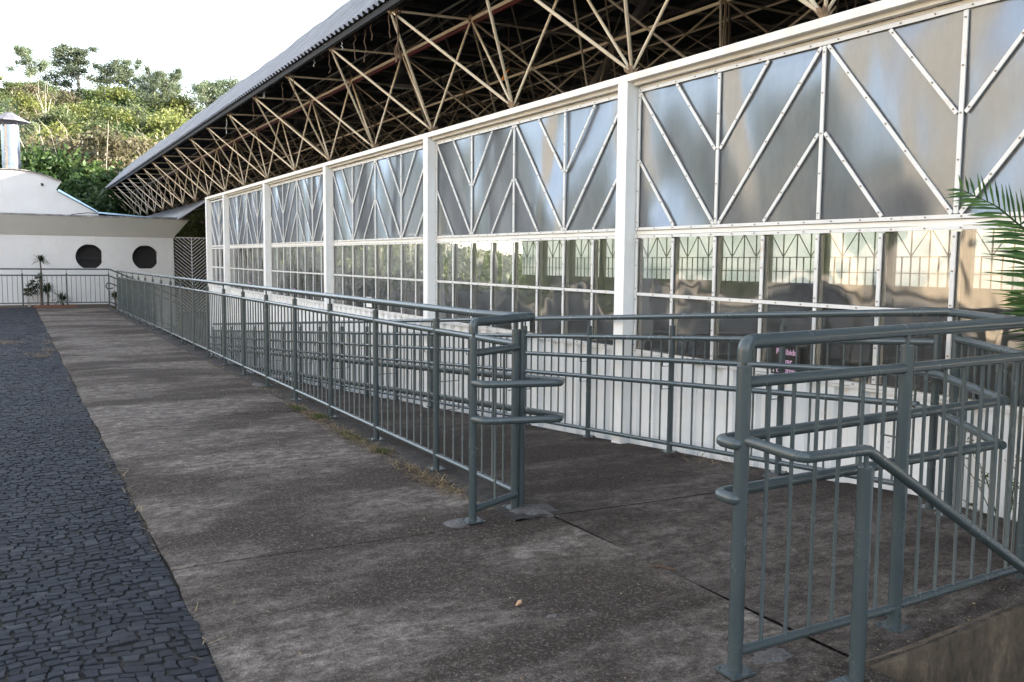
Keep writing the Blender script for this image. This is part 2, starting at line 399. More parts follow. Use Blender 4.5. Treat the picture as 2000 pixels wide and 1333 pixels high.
# terrain
def hill_h(x, y):
    d = max(0, y-46)
    h = 19*(1-math.exp(-(d/46)**1.6))
    h *= 1.0/(1+math.exp((x-20-0.06*d)/22))*1.25
    if x < -44: h = max(h, min(14, (-44-x)*.40))
    h += (sin(x*.13+y*.07)+sin(x*.05-y*.11))*.5*min(1, d/20)
    return h
def add_terrain():
    xs = sorted(set([-900, -400, -200, -120] + list(range(-90, 130, 5)) + [160, 250, 500, 900]))
    ys = sorted(set([-900, -400, -150, -70] + list(range(-50, 180, 5)) + [220, 300, 500, 900, 1500]))
    V = []; F = []
    for y in ys:
        for x in xs: V.append((x, y, -1.62+hill_h(x, min(y, 180))))
    n = len(xs)
    for j in range(len(ys)-1):
        for i in range(n-1): F.append((j*n+i, j*n+i+1, (j+1)*n+i+1, (j+1)*n+i))
    tag(MB().add(V, F).build('ground', 'hill_soil', smooth=True), kind='structure')
add_terrain()

# cobbled yard: bed slab and real stones
tag(MB().box(-43, .609, -60, 31.15, -1.7, -.009).build('yard_bed', 'cobble_bed'), kind='structure')
tag(MB().box(-9.0, -1.47, -60, 31.15, -.02, -.004).build('yard', 'cobble_far'), kind='structure')
tag(MB().box(-43, -9.01, -60, 42, -.3, -.002).build('bounce_plaza', 'bounce_paving'), kind='structure')  # out of view, added to throw warm sunlight back at the hall front
def cobbles():
    r = np.random.RandomState(3); V = []; F = []; T = []
    y = 0.9; row = 0
    edge = lambda yy: .605 + .012*sin(yy*2.1)+.006*sin(yy*7.3)
    while y < 31.0:
        h = r.uniform(.047, .064) * (1 if y < 9 else 1.3 if y < 16 else 1.7)
        x = -1.45 + r.uniform(0, .06)
        while True:
            wd = r.uniform(.042, .082) * (1 if y < 9 else 1.3 if y < 16 else 1.7)
            e = edge(y)
            if x+wd > e-.03: wd = e-x-.004
            if wd < .03: break
            g = r.uniform(.0024, .0052)
            ysh = r.uniform(-.007, .007)
            wv = lambda px, py: .045*sin(px*2.3+py*.9)+.026*sin(px*6.1-py*1.7)+.012*sin(px*13+py*9)
            c = []
            for ax, ay in ((0, 0), (1, 0), (1, 1), (0, 1)):
                px = x+g+ax*(wd-2*g)+r.uniform(-.0080, .0080); py = y+g+ay*(h-2*g)+r.uniform(-.0065, .0065)+ysh
                c.append((min(px, e), py+wv(px, py)))
            mids = [((c[i][0]+c[(i+1) % 4][0])/2+r.uniform(-.005, .005), (c[i][1]+c[(i+1) % 4][1])/2+r.uniform(-.005, .005)) for i in range(4)]
            ring = [c[0], mids[0], c[1], mids[1], c[2], mids[2], c[3], mids[3]]
            cx = sum(p[0] for p in c)/4; cy = sum(p[1] for p in c)/4
            z = r.uniform(-.004, .002); tx, ty = r.uniform(-.04, .04, 2)
            o = len(V)
            for k, (s, dz) in enumerate(((1.0, -.02), (.99, -.003), (.93, .0))):
                for p in ring:
                    px = cx+(p[0]-cx)*s; py = cy+(p[1]-cy)*s
                    V.append((px, py, z+dz+((px-cx)*tx+(py-cy)*ty if k else 0)))
            V.append((cx+r.uniform(-.008, .008), cy, z+r.uniform(-.002, .004)))
            for k in range(2):
                for j in range(8):
                    F.append((o+k*8+j, o+k*8+(j+1) % 8, o+(k+1)*8+(j+1) % 8, o+(k+1)*8+j))
            for j in range(8): F.append((o+16+j, o+16+(j+1) % 8, o+24))
            T += [r.beta(2, 2.5)]*24
            x += wd
            if x > e-.02: break
        y += h; row += 1
    me = bpy.data.meshes.new('cobblestone_paving'); me.from_pydata(V, [], F); me.materials.append(MATS['cobble_stone'])
    me.polygons.foreach_set('use_smooth', [True]*len(me.polygons)); me.set_sharp_from_angle(angle=RAD(22))
    a = me.attributes.new('tone', 'FLOAT', 'FACE'); a.data.foreach_set('value', T)
    tag(link(bpy.data.objects.new('cobblestone_paving', me)), kind='structure')
cobbles()

# walkway slabs
def slab_grid(m, x0f, x1f, y0, y1, skew, dx=.12):
    """top sheet following z, with worn edges"""
    ny = max(2, int((y1-y0)/.12)); nx = 14; o = len(m.v)
    for j in range(ny+1):
        for i in range(nx+1):
            t = j/ny; u = i/nx; yb = y0+(y1-y0)*t
            x = x0f(yb)*(1-u)+x1f(yb)*u; y = yb-skew*u
            z = .004*sin(x*3+y*1.3)+.003*sin(y*4.1-x*2)
            if i in (0,): z -= .008
            if j in (0, ny): z -= .006
            m.v.append((x, y, z-.002))
    for j in range(ny):
        for i in range(nx):
            m.f.append((o+j*(nx+1)+i, o+j*(nx+1)+i+1, o+(j+1)*(nx+1)+i+1, o+(j+1)*(nx+1)+i)); m.m.append(0)
    # skirts
    def skirt(ids):
        k = len(m.v)
        for a in ids: m.v.append((m.v[a][0], m.v[a][1], -.08))
        for t in range(len(ids)-1): m.f.append((ids[t], ids[t+1], k+t+1, k+t)); m.m.append(0)
    skirt([o+i for i in range(nx+1)]); skirt([o+ny*(nx+1)+i for i in reversed(range(nx+1))])
    skirt([o+j*(nx+1) for j in reversed(range(ny+1))]); skirt([o+j*(nx+1)+nx for j in range(ny+1)])
wm = MB()
lj = [-3.6, 4.41, 6.54, 8.78, 11.0, 13.2, 15.4, 17.6, 19.8, 22.0, 24.2, 26.4, 28.6, 31.1]
ex = lambda y: .612+.010*sin(y*1.7)+.006*sin(y*6.1)+.003*sin(y*17)
for a, c in zip(lj[:-1], lj[1:]):
    slab_grid(wm, ex, (lambda y: 2.50) if a > 4 else (lambda y: 2.752-.005*sin(y*3)), a+.010, c-.010, .115)
tag(wm.build('pavement', 'concrete_walk', smooth=True), kind='structure')
tag(MB().box(.60, 2.745, -3.6, 31.1, -1.7, -.03).build('pavement_bed', 'joint_dark'), kind='structure')
# ramp and landing
def ramp():
    m = MB(); xs = [2.76+i*(4.93-2.76)/12 for i in range(13)]
    def sheet(ys, split=None):
        o = len(m.v)
        for y in ys:
            for x in xs:
                z = ramp_z(x, y)+.003*sin(x*4+y*2.2)
                m.v.append((x, y-.05*(x-2.76)*(1 if y > 4 else 0), z))
        n = len(xs)
        for j in range(len(ys)-1):
            for i in range(n-1): m.f.append((o+j*n+i, o+j*n+i+1, o+(j+1)*n+i+1, o+(j+1)*n+i)); m.m.append(0)
    sheet([2.06+i*(4.285-2.06)/12 for i in range(13)])
    sheet([4.30+i*.2 for i in range(110)])
    sheet([26.115, 28, 30, 33])
    m.box(2.76, 4.93, 2.06, 4.28, -1.0, -.03)
    tag(m.build('ramp', 'concrete_ramp', smooth=True), kind='structure')
ramp()
# kerb strip under the long railing
m = MB(); o = 0; ys = [4.283+i*.4 for i in range(67)]
for y in ys:
    jx = .012*sin(y*5.3); m.v += [(2.505+jx, y, -.03), (2.512+jx, y, .006+.004*sin(y*3)), (2.735, y, .008), (2.745, y, -.004), (2.75, y, ramp_z(3, y)-.2)]
for j in range(len(ys)-1):
    for i in range(4): m.f.append((j*5+i, j*5+i+1, j*5+5+i+1, j*5+5+i)); m.m.append(0)
tag(m.build('kerb', 'concrete_curb', smooth=True), kind='structure')
# front edge: landing edge wall and steps down to the right
m = MB(); n = 40
for i in range(n+1):
    x = 2.76+i*(6.2-2.76)/n; jz = .006*sin(i*2.3)+.004*sin(i*5.1)
    m.v += [(x, 2.085, ramp_z(x, 2.07)+.003), (x, 2.05+jz, ramp_z(x, 2.07)-.010+jz), (x, 2.047, -.12), (x, 2.046, -1.7)]
for i in range(n):
    for k in range(3): m.f.append((i*4+k, i*4+4+k, i*4+5+k, i*4+1+k)); m.m.append(0)
m.add([(2.76, 2.075, .004), (2.76, 2.05, -.012), (2.76, 2.047, -.12), (2.76, 2.046, -1.7), (2.76, 2.3, -1.7), (2.76, 2.3, -.03)], [(0, 1, 2, 3, 4, 5)])
tag(m.build('landing_edge_wall', 'old_concrete_wall'), 'stained brown concrete side wall below the landing beside the steps', 'retaining wall')
m = MB()
for k in range(6):
    m.box(2.72+k*.30, 2.72+(k+1)*.30+.0, .5, 2.042, -1.7, -.16*(k+1))
m.box(4.52, 9, .5, 2.042, -1.7, -1.12)
tag(m.build('stairs', 'concrete_curb'), 'grey concrete steps going down below the railing with the sloping handrail', 'stairs')

# soil strip and bricks by the far fence
tag(MB().box(-8, 2.9, 31.15, 33.1, -1.7, -.01).build('soil_bed', 'soil'), kind='structure')
t = MB().box(.55, 1.0, 31.0, 31.12, -.02, .06).box(1.02, 1.75, 31.02, 31.14, -.02, .05).build('brick_edging', 'brick_red')
tag(t, 'low red brick edging in front of the grey fence by the plants', 'edging')

# ------------------------------------------------------------------ HALL BUILDING
HY0, HX = -26.0, 4.95
hall = empty('hall_building', (4.95, 12, 0), 'long open-sided hall with white glazed wall, beige tube roof frame and grey corrugated roof', 'building')
dz = lambda y: .005*(y-6.5)
Ycol = [-2.17, 2.13, 6.43, 10.74, 15.06, 19.30, 23.48, 25.80]
for y in Ycol:
    m = MB(); d = dz(y); wd = .14 if y < 25 else .16
    m.box(4.835, 4.985, y-wd/2, y+wd/2, ramp_z(4.9, y)-.3, 3.13+d)
    m.build('column', 'white_column_paint', hall)
# beam
m = MB()
def ybeam(m, x0, x1, z0, z1, ya=-4, yb=25.86, mi=0):
    m.add([(x, y, z+dz(y)) for x in (x0, x1) for y in (ya, yb) for z in (z0, z1)],
          [(0, 1, 3, 2), (4, 6, 7, 5), (0, 4, 5, 1), (2, 3, 7, 6), (0, 2, 6, 4), (1, 5, 7, 3)], mi)
ybeam(m, 4.832, 4.975, 3.131, 3.192)
ybeam(m, 4.90, 4.95, 3.10, 3.1305)
m.build('top_beam', 'white_paint', hall)
def screws(m, pts, r=.006):
    for p in pts: m.box(p[0]-.006, p[0], p[1]-r, p[1]+r, p[2]-r, p[2]+r, 1)
BX = 4.945     # face plane of strips
def bay(ya, yb):
    """ya > yb (left edge to right edge in the photograph)"""
    L = ya-yb; q = L/8; d = lambda y: dz(y)
    zt, zm, zb, ztr = 3.055, 1.79, .715, 1.235
    m = MB(); X = Vector((1, 0, 0))
    def strip(y0, z0, y1, z1, w=.036, off=0.0, scr=True):
        p = Vector((BX+off, y0, z0+d(y0))); r = Vector((BX+off, y1, z1+d(y1)))
        w *= .74
        m.beam(p+X*.010, r+X*.010, w, .010, X, 0)          # face strip
        m.beam(p+X*.055, r+X*.055, w*.8, .038, X, 2)       # tube behind the sheet
        if scr:
            Ln = (r-p).length; k = max(2, int(Ln/.24))
            for i in range(k+1):
                c = p.lerp(r, (i+.15)/(k+.3)); m.box(c.x-.002, c.x+.006, c.y-.0045, c.y+.0045, c.z-.0045, c.z+.0045, 1)
    # verticals
    for i in range(9):
        y = ya-i*q; e = .02 if i == 0 else (-.02 if i == 8 else 0)
        if i % 2 == 0: strip(y-e, zm+.052, y-e, zt-.02, .040)
        strip(y-e, zb+.02, y-e, ztr-.019, .038); strip(y-e, ztr+.019, y-e, zm-.056, .038)
    # horizontals (2 mm proud of the verticals)
    strip(ya, zt, yb, zt, .040, -.002); strip(ya, zm+.034, yb, zm+.034, .034, -.002); strip(ya, zm-.034, yb, zm-.034, .034, -.002)
    strip(ya, ztr, yb, ztr, .036, -.002); strip(ya, zb, yb, zb, .034, -.002)
    m.beam((BX+.03, ya, zm+d(ya)), (BX+.03, yb, zm+d(yb)), .034, .02, X, 2)
    m.beam((BX+.03, ya, 3.088+d(ya)), (BX+.03, yb, 3.088+d(yb)), .022, .02, X, 2)
    # chevrons
    h = zt-.02-(zm+.052); g = .0016
    for i in (2, 6):
        yo = ya-i*q
        for s in (-1, 1):
            ye = yo+s*2*q
            sh = .028*s
            strip(yo+sh, zm+.052, ye-sh, zt-.02, .036, g)
            strip(yo+sh, zm+.052+h/2, yo+s*q, zt-.02, .034, g)
            strip(ye-sh, zm+.052+h/2, yo+s*q, zm+.052, .034, g)
    fr = m.build('window', ['strip_metal', 'screw', 'white_paint'], hall)
    def pane(z0, z1, mat):
        p = MB(); N = 1
        p.add([(4.972, ya, z0+d(ya)), (4.972, yb, z0+d(yb)), (4.972, yb, z1+d(yb)), (4.972, ya, z1+d(ya))], [(0, 1, 2, 3)])
        p.build('pane', mat, fr)
    pane(zm, 3.10, 'pane_upper'); pane(zb-.01, zm-.001, 'pane_lower')
for a, c in zip(Ycol[1:], Ycol[:-1]):
    if a-c > 3: bay(a-.08, c+.08)
# short end bay
def short_bay(ya, yb):
    m = MB(); X = Vector((1, 0, 0)); L = ya-yb
    def st(y0, z0, y1, z1, w=.036, off=0):
        p = Vector((BX+.012+off, y0, z0+dz(y0))); r = Vector((BX+.012+off, y1, z1+dz(y1))); m.beam(p, r, w, .03, X, 0)
    for i in range(5):
        y = ya-i*L/4
        st(y, .73, y, 1.76)
        if i % 2 == 0: st(y, 1.84, y, 3.03)
    for z in (3.055, 1.82, 1.76, 1.235, .715): st(ya, z, yb, z, .036, -.003)
    ym = ya-L/2
    for s in (-1, 1):
        st(ym+s*.02, 1.84, ym+s*L/2, 3.03, .03, .002); st(ym+s*.02, 2.44, ym+s*L/4, 3.03, .03, .002); st(ym+s*L/2, 2.44, ym+s*L/4, 1.84, .03, .002)
    fr = m.build('window', 'strip_metal', hall)
    for z0, z1, mt in ((1.79, 3.1, 'pane_upper'), (.7, 1.789, 'pane_lower')):
        MB().add([(4.972, ya, z0+.09), (4.972, yb, z0+.09), (4.972, yb, z1+.09), (4.972, ya, z1+.09)], [(0, 1, 2, 3)]).build('pane', mt, fr)
short_bay(25.70, 23.57)
# corrugated skirt wall
def cladding():
    m = MB(); y = 25.75; pr = []; P = .245
    while y > -4:
        for dy, dx in ((0, 0), (.115, 0), (.135, .042), (.225, .042)):
            pr.append((y-dy, 4.948+dx))
        y -= P
    for (yy, xx) in pr: m.v += [(xx, yy, ramp_z(4.9, yy)-.25 if yy > 2.1 else -.6), (xx, yy, .70+dz(yy))]
    for i in range(len(pr)-1): m.f.append((2*i, 2*i+1, 2*i+3, 2*i+2)); m.m.append(0)
    m.build('wall_cladding', 'wall_sheet', hall)
    m = MB(); 
    ybeam(m, 4.935, 4.99, .683, .698)
    m.build('sill', 'strip_metal', hall)
cladding()
# unseen rest of the hall, closed with plain sheet to shade the yard (towards the viewer and past him)
m = MB(); m.box(4.95, 5.1, HY0, -4.0, -1.6, 3.15); m.build('blank_wall', 'wall_sheet', hall)
# floor and the opposite wall
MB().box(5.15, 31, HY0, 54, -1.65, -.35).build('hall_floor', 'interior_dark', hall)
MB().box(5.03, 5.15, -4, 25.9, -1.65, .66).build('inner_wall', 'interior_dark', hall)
m = MB(); pn = MB()
FX = 31.0; y = -10.0
while y < 52:
    m.box(FX-.15, FX+.1, y-.22, y+.22, -.35, 3.25)
    for k in range(1, 8): m.box(FX-.02, FX+.03, y+k*.4-.02+.0, y+k*.4+.02, .72, 1.9)
    for z in (.72, 1.25, 1.9, 3.05): m.box(FX-.025, FX+.035, y+.22, y+3.08, z-.02, z+.02)
    for k in (2, 4, 6): m.box(FX-.02, FX+.03, y+k*.4-.02, y+k*.4+.02, 1.92, 3.05)
    for kk in (2, 6):
        for s in (-1, 1):
            m.beam((FX+.005, y+kk*.4, 1.92), (FX+.005, y+(kk+2*s)*.4, 3.05), .022, .05, Vector((1, 0, 0)))
    pn.add([(FX+.04, y+.22, .72), (FX+.04, y+3.08, .72), (FX+.04, y+3.08, 3.05), (FX+.04, y+.22, 3.05)], [(0, 1, 2, 3)])
    y += 3.3
m.box(FX+.05, FX+.1, -10, 52, -1.5, .70); m.box(FX-.15, FX+.1, -10, 54, 3.10, 3.35)
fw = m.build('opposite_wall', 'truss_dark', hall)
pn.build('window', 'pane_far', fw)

# ---- roof frame
YN0 = 1.05+0.0                       # first upper node row
ND = 24
yU = lambda j: 1.05+2.15*j           # upper nodes  (9.65 = j 4)
yL = lambda j: 2.125+2.15*j          # lower nodes  (4.27, 6.43, 8.57 ...)
front = []; inner = MB(); chords = MB(); nodes_m = MB()
J0, J1 = -3, 23
E = lambda j: Vector((3.90, yU(j), 4.385+dz(yU(j))))
Mn = lambda i, j: Vector((4.95+2.1*i, yU(j), 4.43+dz(yU(j))+ (.02*i)))
Lf = lambda j: Vector((4.93, yL(j), 3.235+dz(yL(j))))
Li = lambda i, j: Vector((6.0+2.1*i, yL(j), 3.24+dz(yL(j))))
T = lambda i, j: Vector((6.0+2.1*i, yL(j), 5.42+.02*i))
for j in range(J0, J1):
    for jj in (j, j+1):
        front.append((Lf(j), E(jj), .0165)); front.append((Lf(j), Mn(0, jj), .0150))
front.sort(key=lambda t: t[0].y if t[0].y > 2 else 99)
def strut(p, q, r):
    d = (q-p).normalized(); m = MB()
    m.tube([p+d*.03, p+d*.10, p+d*.16, q-d*.16, q-d*.10, q-d*.03], [r*.7, r*.8, r, r, r*.8, r*.7], 10)
    return m
for k, (p, q, r) in enumerate(front):
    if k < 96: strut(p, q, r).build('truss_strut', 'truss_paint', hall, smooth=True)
rest = MB()
for (p, q, r) in front[96:]: rest.tube([p, q], r, 8)
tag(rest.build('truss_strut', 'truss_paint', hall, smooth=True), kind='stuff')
NI = 12
for j in range(J0, J1):
    for i in range(NI):
        for a in (0, 1):
            for c in (0, 1):
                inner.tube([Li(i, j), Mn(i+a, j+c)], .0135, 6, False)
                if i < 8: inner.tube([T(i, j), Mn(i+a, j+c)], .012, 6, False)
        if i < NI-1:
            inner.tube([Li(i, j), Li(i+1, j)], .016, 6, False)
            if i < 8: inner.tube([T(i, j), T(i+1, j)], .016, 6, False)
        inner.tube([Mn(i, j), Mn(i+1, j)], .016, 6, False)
tag(inner.build('inner_truss', 'truss_shaded', hall, smooth=True), kind='stuff')
for i in range(NI):
    chords.tube([Mn(i, J0), Mn(i, J1)], .021, 8); chords.tube([Li(i, J0), Li(i, J1-1)], .019, 8)
    chords.tube([T(i, J0), T(i, J1-1)], .017, 8)
for j in range(J0, J1+1): chords.tube([E(j), Mn(0, j)], .0145, 8)
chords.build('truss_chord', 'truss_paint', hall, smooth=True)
# node plates, bolts and cups
for j in range(J0, J1):
    for P in (Lf(j), E(j), Mn(0, j), Li(0, j), Mn(1, j)):
        m = nodes_m
        for k in range(5):
            a = 2*pi*k/5+rng.random(); m.beam(P+Vector((cos(a)*.02, sin(a)*.02, -.02)), P+Vector((cos(a)*.075, sin(a)*.075, .02+rng.random()*.04)), .035, .008, Vector((0, 0, 1)))
        m.lathe([(0.001, -.04), (.018, -.04), (.024, -.02), (.024, .04), (.018, .055), (.001, .055)], P, 8)
tag(nodes_m.build('node_plates', 'rust_node', hall), kind='stuff')
# red pipe behind the first inner chord
MB().tube([(4.99, J0, 4.36), (4.99, 50, 4.60)], .026, 10).build('red_pipe', 'red_oxide', hall, smooth=True)
MB().tube([(7.1, 8, 3.02), (7.1, 50, 3.2)], .05, 8).build('red_pipe', 'red_oxide', hall, smooth=True)
MB().tube([(7.2, 44, 3.0), (7.2, 44, 5.0)], .07, 8).build('red_pipe', 'red_oxide', hall, smooth=True)
m = MB().tube([(7.7, 9.6, 5.2), (8.3, 12.0, 4.25), (8.3, 30, 4.1)], .09, 10); m.build('duct', 'truss_dark', hall, smooth=True)

# ---- roof sheet
def roof():
    m = MB(); y = 51.5; P = .172; prof = []
    while y > HY0:
        for dy, h in ((0, .045), (.050, .045), (.085, 0), (.135, 0)): prof.append((y-dy, h))
        y -= P
    nx, nz = -.71, .70
    stations = [(3.80, 4.445, 0), (4.30, 4.97, 0), (4.75, 5.43, .5), (5.15, 5.82, .7), (5.28, 5.86, .7), (5.42, 5.80, .7)]
    k = len(stations)
    for yy, h in prof:
        wob = .018*sin(yy*.9)+.014*sin(yy*2.3)+.009*sin(yy*5.1)
        for sx, sz, t in stations: m.v.append((sx+nx*h, yy, sz+nz*h+dz(yy)*1.2+wob*t))
    for i in range(len(prof)-1):
        for s in range(k-1): m.f.append((i*k+s, i*k+s+1, (i+1)*k+s+1, (i+1)*k+s)); m.m.append(0)
    m.build('roof_sheet', 'roof_sheet', hall)
    MB().tube([(5.27, y_, 5.845+dz(y_)*1.2+.7*(.018*sin(y_*.9)+.014*sin(y_*2.3)+.009*sin(y_*5.1))) for y_ in [51.4-.35*q for q in range(210)]], .035, 6).build('ridge_cap', 'dark_steel', hall)
    m = MB()
    def yb(x0, x1, z0, z1, ya=HY0, ye=51.6):
        m.add([(x, y, z+dz(y)*1.2) for x in (x0, x1) for y in (ya, ye) for z in (z0, z1)],
              [(0, 1, 3, 2), (4, 6, 7, 5), (0, 4, 5, 1), (2, 3, 7, 6), (0, 2, 6, 4), (1, 5, 7, 3)])
    yb(3.83, 3.88, 4.37, 4.445)
    m.build('eave_channel', 'dark_steel', hall)
    m = MB()
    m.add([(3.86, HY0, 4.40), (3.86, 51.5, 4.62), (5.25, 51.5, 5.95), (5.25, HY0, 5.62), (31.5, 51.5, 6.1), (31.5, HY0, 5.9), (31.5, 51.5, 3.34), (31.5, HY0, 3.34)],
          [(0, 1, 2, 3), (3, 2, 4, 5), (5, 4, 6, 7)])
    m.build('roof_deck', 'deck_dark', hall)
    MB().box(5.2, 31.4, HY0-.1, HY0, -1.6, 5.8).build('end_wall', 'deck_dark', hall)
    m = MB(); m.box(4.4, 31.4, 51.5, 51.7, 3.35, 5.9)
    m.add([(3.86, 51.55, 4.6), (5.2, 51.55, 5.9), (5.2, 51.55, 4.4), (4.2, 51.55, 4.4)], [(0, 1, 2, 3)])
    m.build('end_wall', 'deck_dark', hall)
    # purlins under the deck
    m = MB()
    for k in range(26):
        x = 5.6+k*1.0; m.box(x-.03, x+.03, HY0, 51.4, 5.60, 5.66)
    for k in range(50):
        y = 1+k; m.box(5.4, 31, y-.025, y+.025, 5.52, 5.58)
    m.build('purlins', 'truss_dark', hall)
roof()
# pendant lamps inside the hall (unlit)
def lamp(x, y, z, label):
    o = empty('pendant_lamp', (x, y, z), label, 'lamp', 'pendant lamps under the hall roof')
    MB().lathe([(.04, .34), (.07, .32), (.08, .20), (.12, .16), (.24, .02), (.25, 0), (.23, .0), (.11, .14)], (x, y, z), 20).build('lamp_shade', 'lamp_shade_metal', o, smooth=True)
    MB().lathe([(.001, -.02), (.15, -.015), (.22, .0), (.001, .03)], (x, y, z), 20).build('lens', 'lamp_lens', o, smooth=True)
    MB().tube([(x, y, z+.34), (x, y, z+1.2)], .012, 6).build('hanger', 'truss_dark', o)
lamp(5.95, 14.2, 4.52, 'bell shaped pendant lamp, the one hanging nearest under the hall roof')
lamp(6.3, 21.7, 4.70, 'bell shaped pendant lamp hanging second along under the hall roof')
lamp(6.9, 31.2, 4.75, 'bell shaped pendant lamp, the small one hanging third along under the hall roof')
lamp(7.0, 39.0, 4.85, 'bell shaped pendant lamp, the tiny one hanging farthest down the hall')
# cords and dry strands hanging from the eave
def cordm(pts, r): return MB().tube(pts, r, 6)
strands = [(3.93, 9.75, .30, 1), (3.95, 9.55, .62, 3), (3.92, 10.3, .22, 1), (3.95, 10.6, .42, 1), (3.92, 10.9, .34, 1), (3.9, 11.3, .13, 2), (3.95, 12.0, .30, 1),
           (3.92, 12.6, .10, 2), (3.92, 13.7, .38, 1), (3.95, 14.4, .32, 1), (3.9, 15.4, .10, 2), (3.93, 16.3, .35, 1), (3.93, 18.6, .32, 2), (3.95, 8.1, .18, 1)]
for k, (x, y, L, kd) in enumerate(strands):
    m = MB()
    for q in range(3 if kd == 3 else 1):
        ps = [(x+rng.uniform(-.02, .02)*(1+q), y+rng.uniform(-.02, .02)*(1+q), 4.42-L*t/5) for t in range(6)]
        m.tube(ps, [.006+.004*(kd == 3)]*5+[.009], 5)
    o = m.build('hanging_strand', 'cord_white' if kd == 2 else 'cord_brown', smooth=True, loc=(x, y, 4.42))
    tag(o, 'pale bent clip end dangling from the corrugated eave' if kd == 2 else ('thick bundle of dry brown roots hanging at the eave joint' if kd == 3 else 'thin dry brown strand hanging from the corrugated eave'),
        'strand', 'dry strands hanging from the eave')
m = MB().tube([(5.6, 9.9, 4.6), (5.62, 9.9, 4.4), (5.62, 9.9, 3.98)], .006, 6)
oc = m.build('hanging_rope', 'cord_brown', loc=(5.62, 9.9, 4.5)); tag(oc, 'thin brown rope ending in an orange grip hanging inside the hall frame', 'rope')
MB().tube([(5.62, 9.9, 3.98), (5.60, 9.93, 3.94), (5.58, 9.99, 3.86)], [.01, .018, .016], 8).build('grip', 'orange_plastic', oc)

# signs and papers on the glazing
def sign(y, z, w, h, label, txt=True):
    o = MB().box(4.935, 4.941, y-w/2, y+w/2, z-h/2, z+h/2).build('sign', 'black_sign', loc=(4.938, y, z)); tag(o, label, 'sign', 'black signs on the low panes')
    if txt:
        for k, s in enumerate(('Proibido', 'fixar', 'cartazes')):
            cu = bpy.data.curves.new('sign_text', 'FONT'); cu.body = s; cu.size = .054*h/.2; cu.align_x = 'CENTER'; cu.extrude = .001; cu.offset = .0012
            cu.materials.append(MATS['pink_letter'])
            t0 = bpy.data.objects.new('sign_text', cu); me = bpy.data.meshes.new_from_object(t0); bpy.data.objects.remove(t0); t = bpy.data.objects.new('lettering', me); t.location = (-.0055, 0, h*.22-k*h*.31); t.rotation_euler = (RAD(90), 0, RAD(-90)); link(t, o)
sign(4.50, .80, .24, .22, 'black sign with pink lettering on the pane behind the front corner railing')
sign(17.37, .89, .22, .18, 'small black sign with pink lettering low on the third glazed bay from the far end')
sign(21.1, .93, .22, .18, 'small black sign with pink lettering low on the glazed bay next to the end bay')
sign(24.3, .94, .22, .18, 'tiny black sign with pink lettering low on the short end bay')
o = MB().box(4.930, 4.934, 8.17, 8.41, .755, .93).build('paper_notice', 'paper', loc=(4.93, 8.29, .75)); tag(o, 'blank white paper on the dark low pane right of the railing end', 'notice')
o = MB().box(4.930, 4.934, 13.02, 13.25, .79, .95).build('paper_notice', 'paper', loc=(4.93, 13.1, .79)); tag(o, 'blank white paper on the low pane of the bay behind the long railing', 'notice')

# ------------------------------------------------------------------ RAILINGS
RR = .027
def stub_post(root, x, y, zg, ztop_post, ztop_rail, r=.0240, plate=True, rot=0):
    """post with base plate, cap and the thin pin that carries the top rail"""
    m = MB(); m.tube([(x, y, zg-.01), (x, y, ztop_post-.004), (x, y, ztop_post)], [r, r, r*.86], 16)
    p = m.build('post', 'rail_paint', root, smooth=True)
    MB().tube([(x, y, ztop_post-.01), (x, y, ztop_rail)], .0095, 10).build('pin', 'rail_paint', p, smooth=True)
    if plate:
        q = MB(); c, s = cos(rot), sin(rot)
        def P(a, d, z): return (x+a*c-d*s, y+a*s+d*c, z)
        hw = .055; zs = (zg+.001, zg+.009)
        q.add([P(a, d, z) for z in zs for a, d in ((-hw, -hw), (hw, -hw), (hw, hw), (-hw, hw))], [(3, 2, 1, 0), (4, 5, 6, 7), (0, 1, 5, 4), (1, 2, 6, 5), (2, 3, 7, 6), (3, 0, 4, 7)])
        for a in (-.04, .04):
            for d in (-.04, .04): q.tube([P(a, d, zg+.009), P(a, d, zg+.018)], .006, 6)
        q.build('base_plate', 'rail_paint', p)
    return p
bal_mesh = {}
def baluster(root, x, y, z0, z1, r=.0080):
    L = round(z1-z0, 3)
    if (L, r) not in bal_mesh:
        m = MB().tube([(0, 0, 0), (0, 0, .008), (0, 0, L)], [r*1.35, r, r], 10)
        me = bpy.data.meshes.new('baluster'); me.from_pydata(m.v, [], m.f); me.materials.append(MATS['rail_paint'])
        me.polygons.foreach_set('use_smooth', [True]*len(me.polygons)); me.set_sharp_from_angle(angle=RAD(40)); bal_mesh[(L, r)] = me
    o = bpy.data.objects.new('baluster', bal_mesh[(L, r)]); link(o, root); o.location = wmat(root).inverted() @ Vector((x, y, z0)); return o
def rail(root, name, pts, r=.024, n=14, rad=None):
    m = MB().tube(fillet(pts, rad, 7) if rad else pts, r, n); return m.build(name, 'rail_paint', root, smooth=True, angle=50)
def bars(root, P, Q, zg, zlo, zhi, nb, cap_ind):
    """lower and upper rail between two posts and the balusters; returns balusters left over"""
    P = Vector(P); Q = Vector(Q)
    a = Vector((P.x, P.y, zg(P.x, P.y))); c = Vector((Q.x, Q.y, zg(Q.x, Q.y)))
    rail(root, 'lower_rail', [a+Vector((0, 0, zlo)), c+Vector((0, 0, zlo))], .019, 12)
    rail(root, 'upper_rail', [a+Vector((0, 0, zhi)), c+Vector((0, 0, zhi))], .022, 12)
    out = []
    for k in range(nb):
        t = (k+1)/(nb+1); b0 = a.lerp(c, t)
        out.append((b0.x, b0.y, b0.z+zlo+.012, b0.z+zhi-.012))
    return out
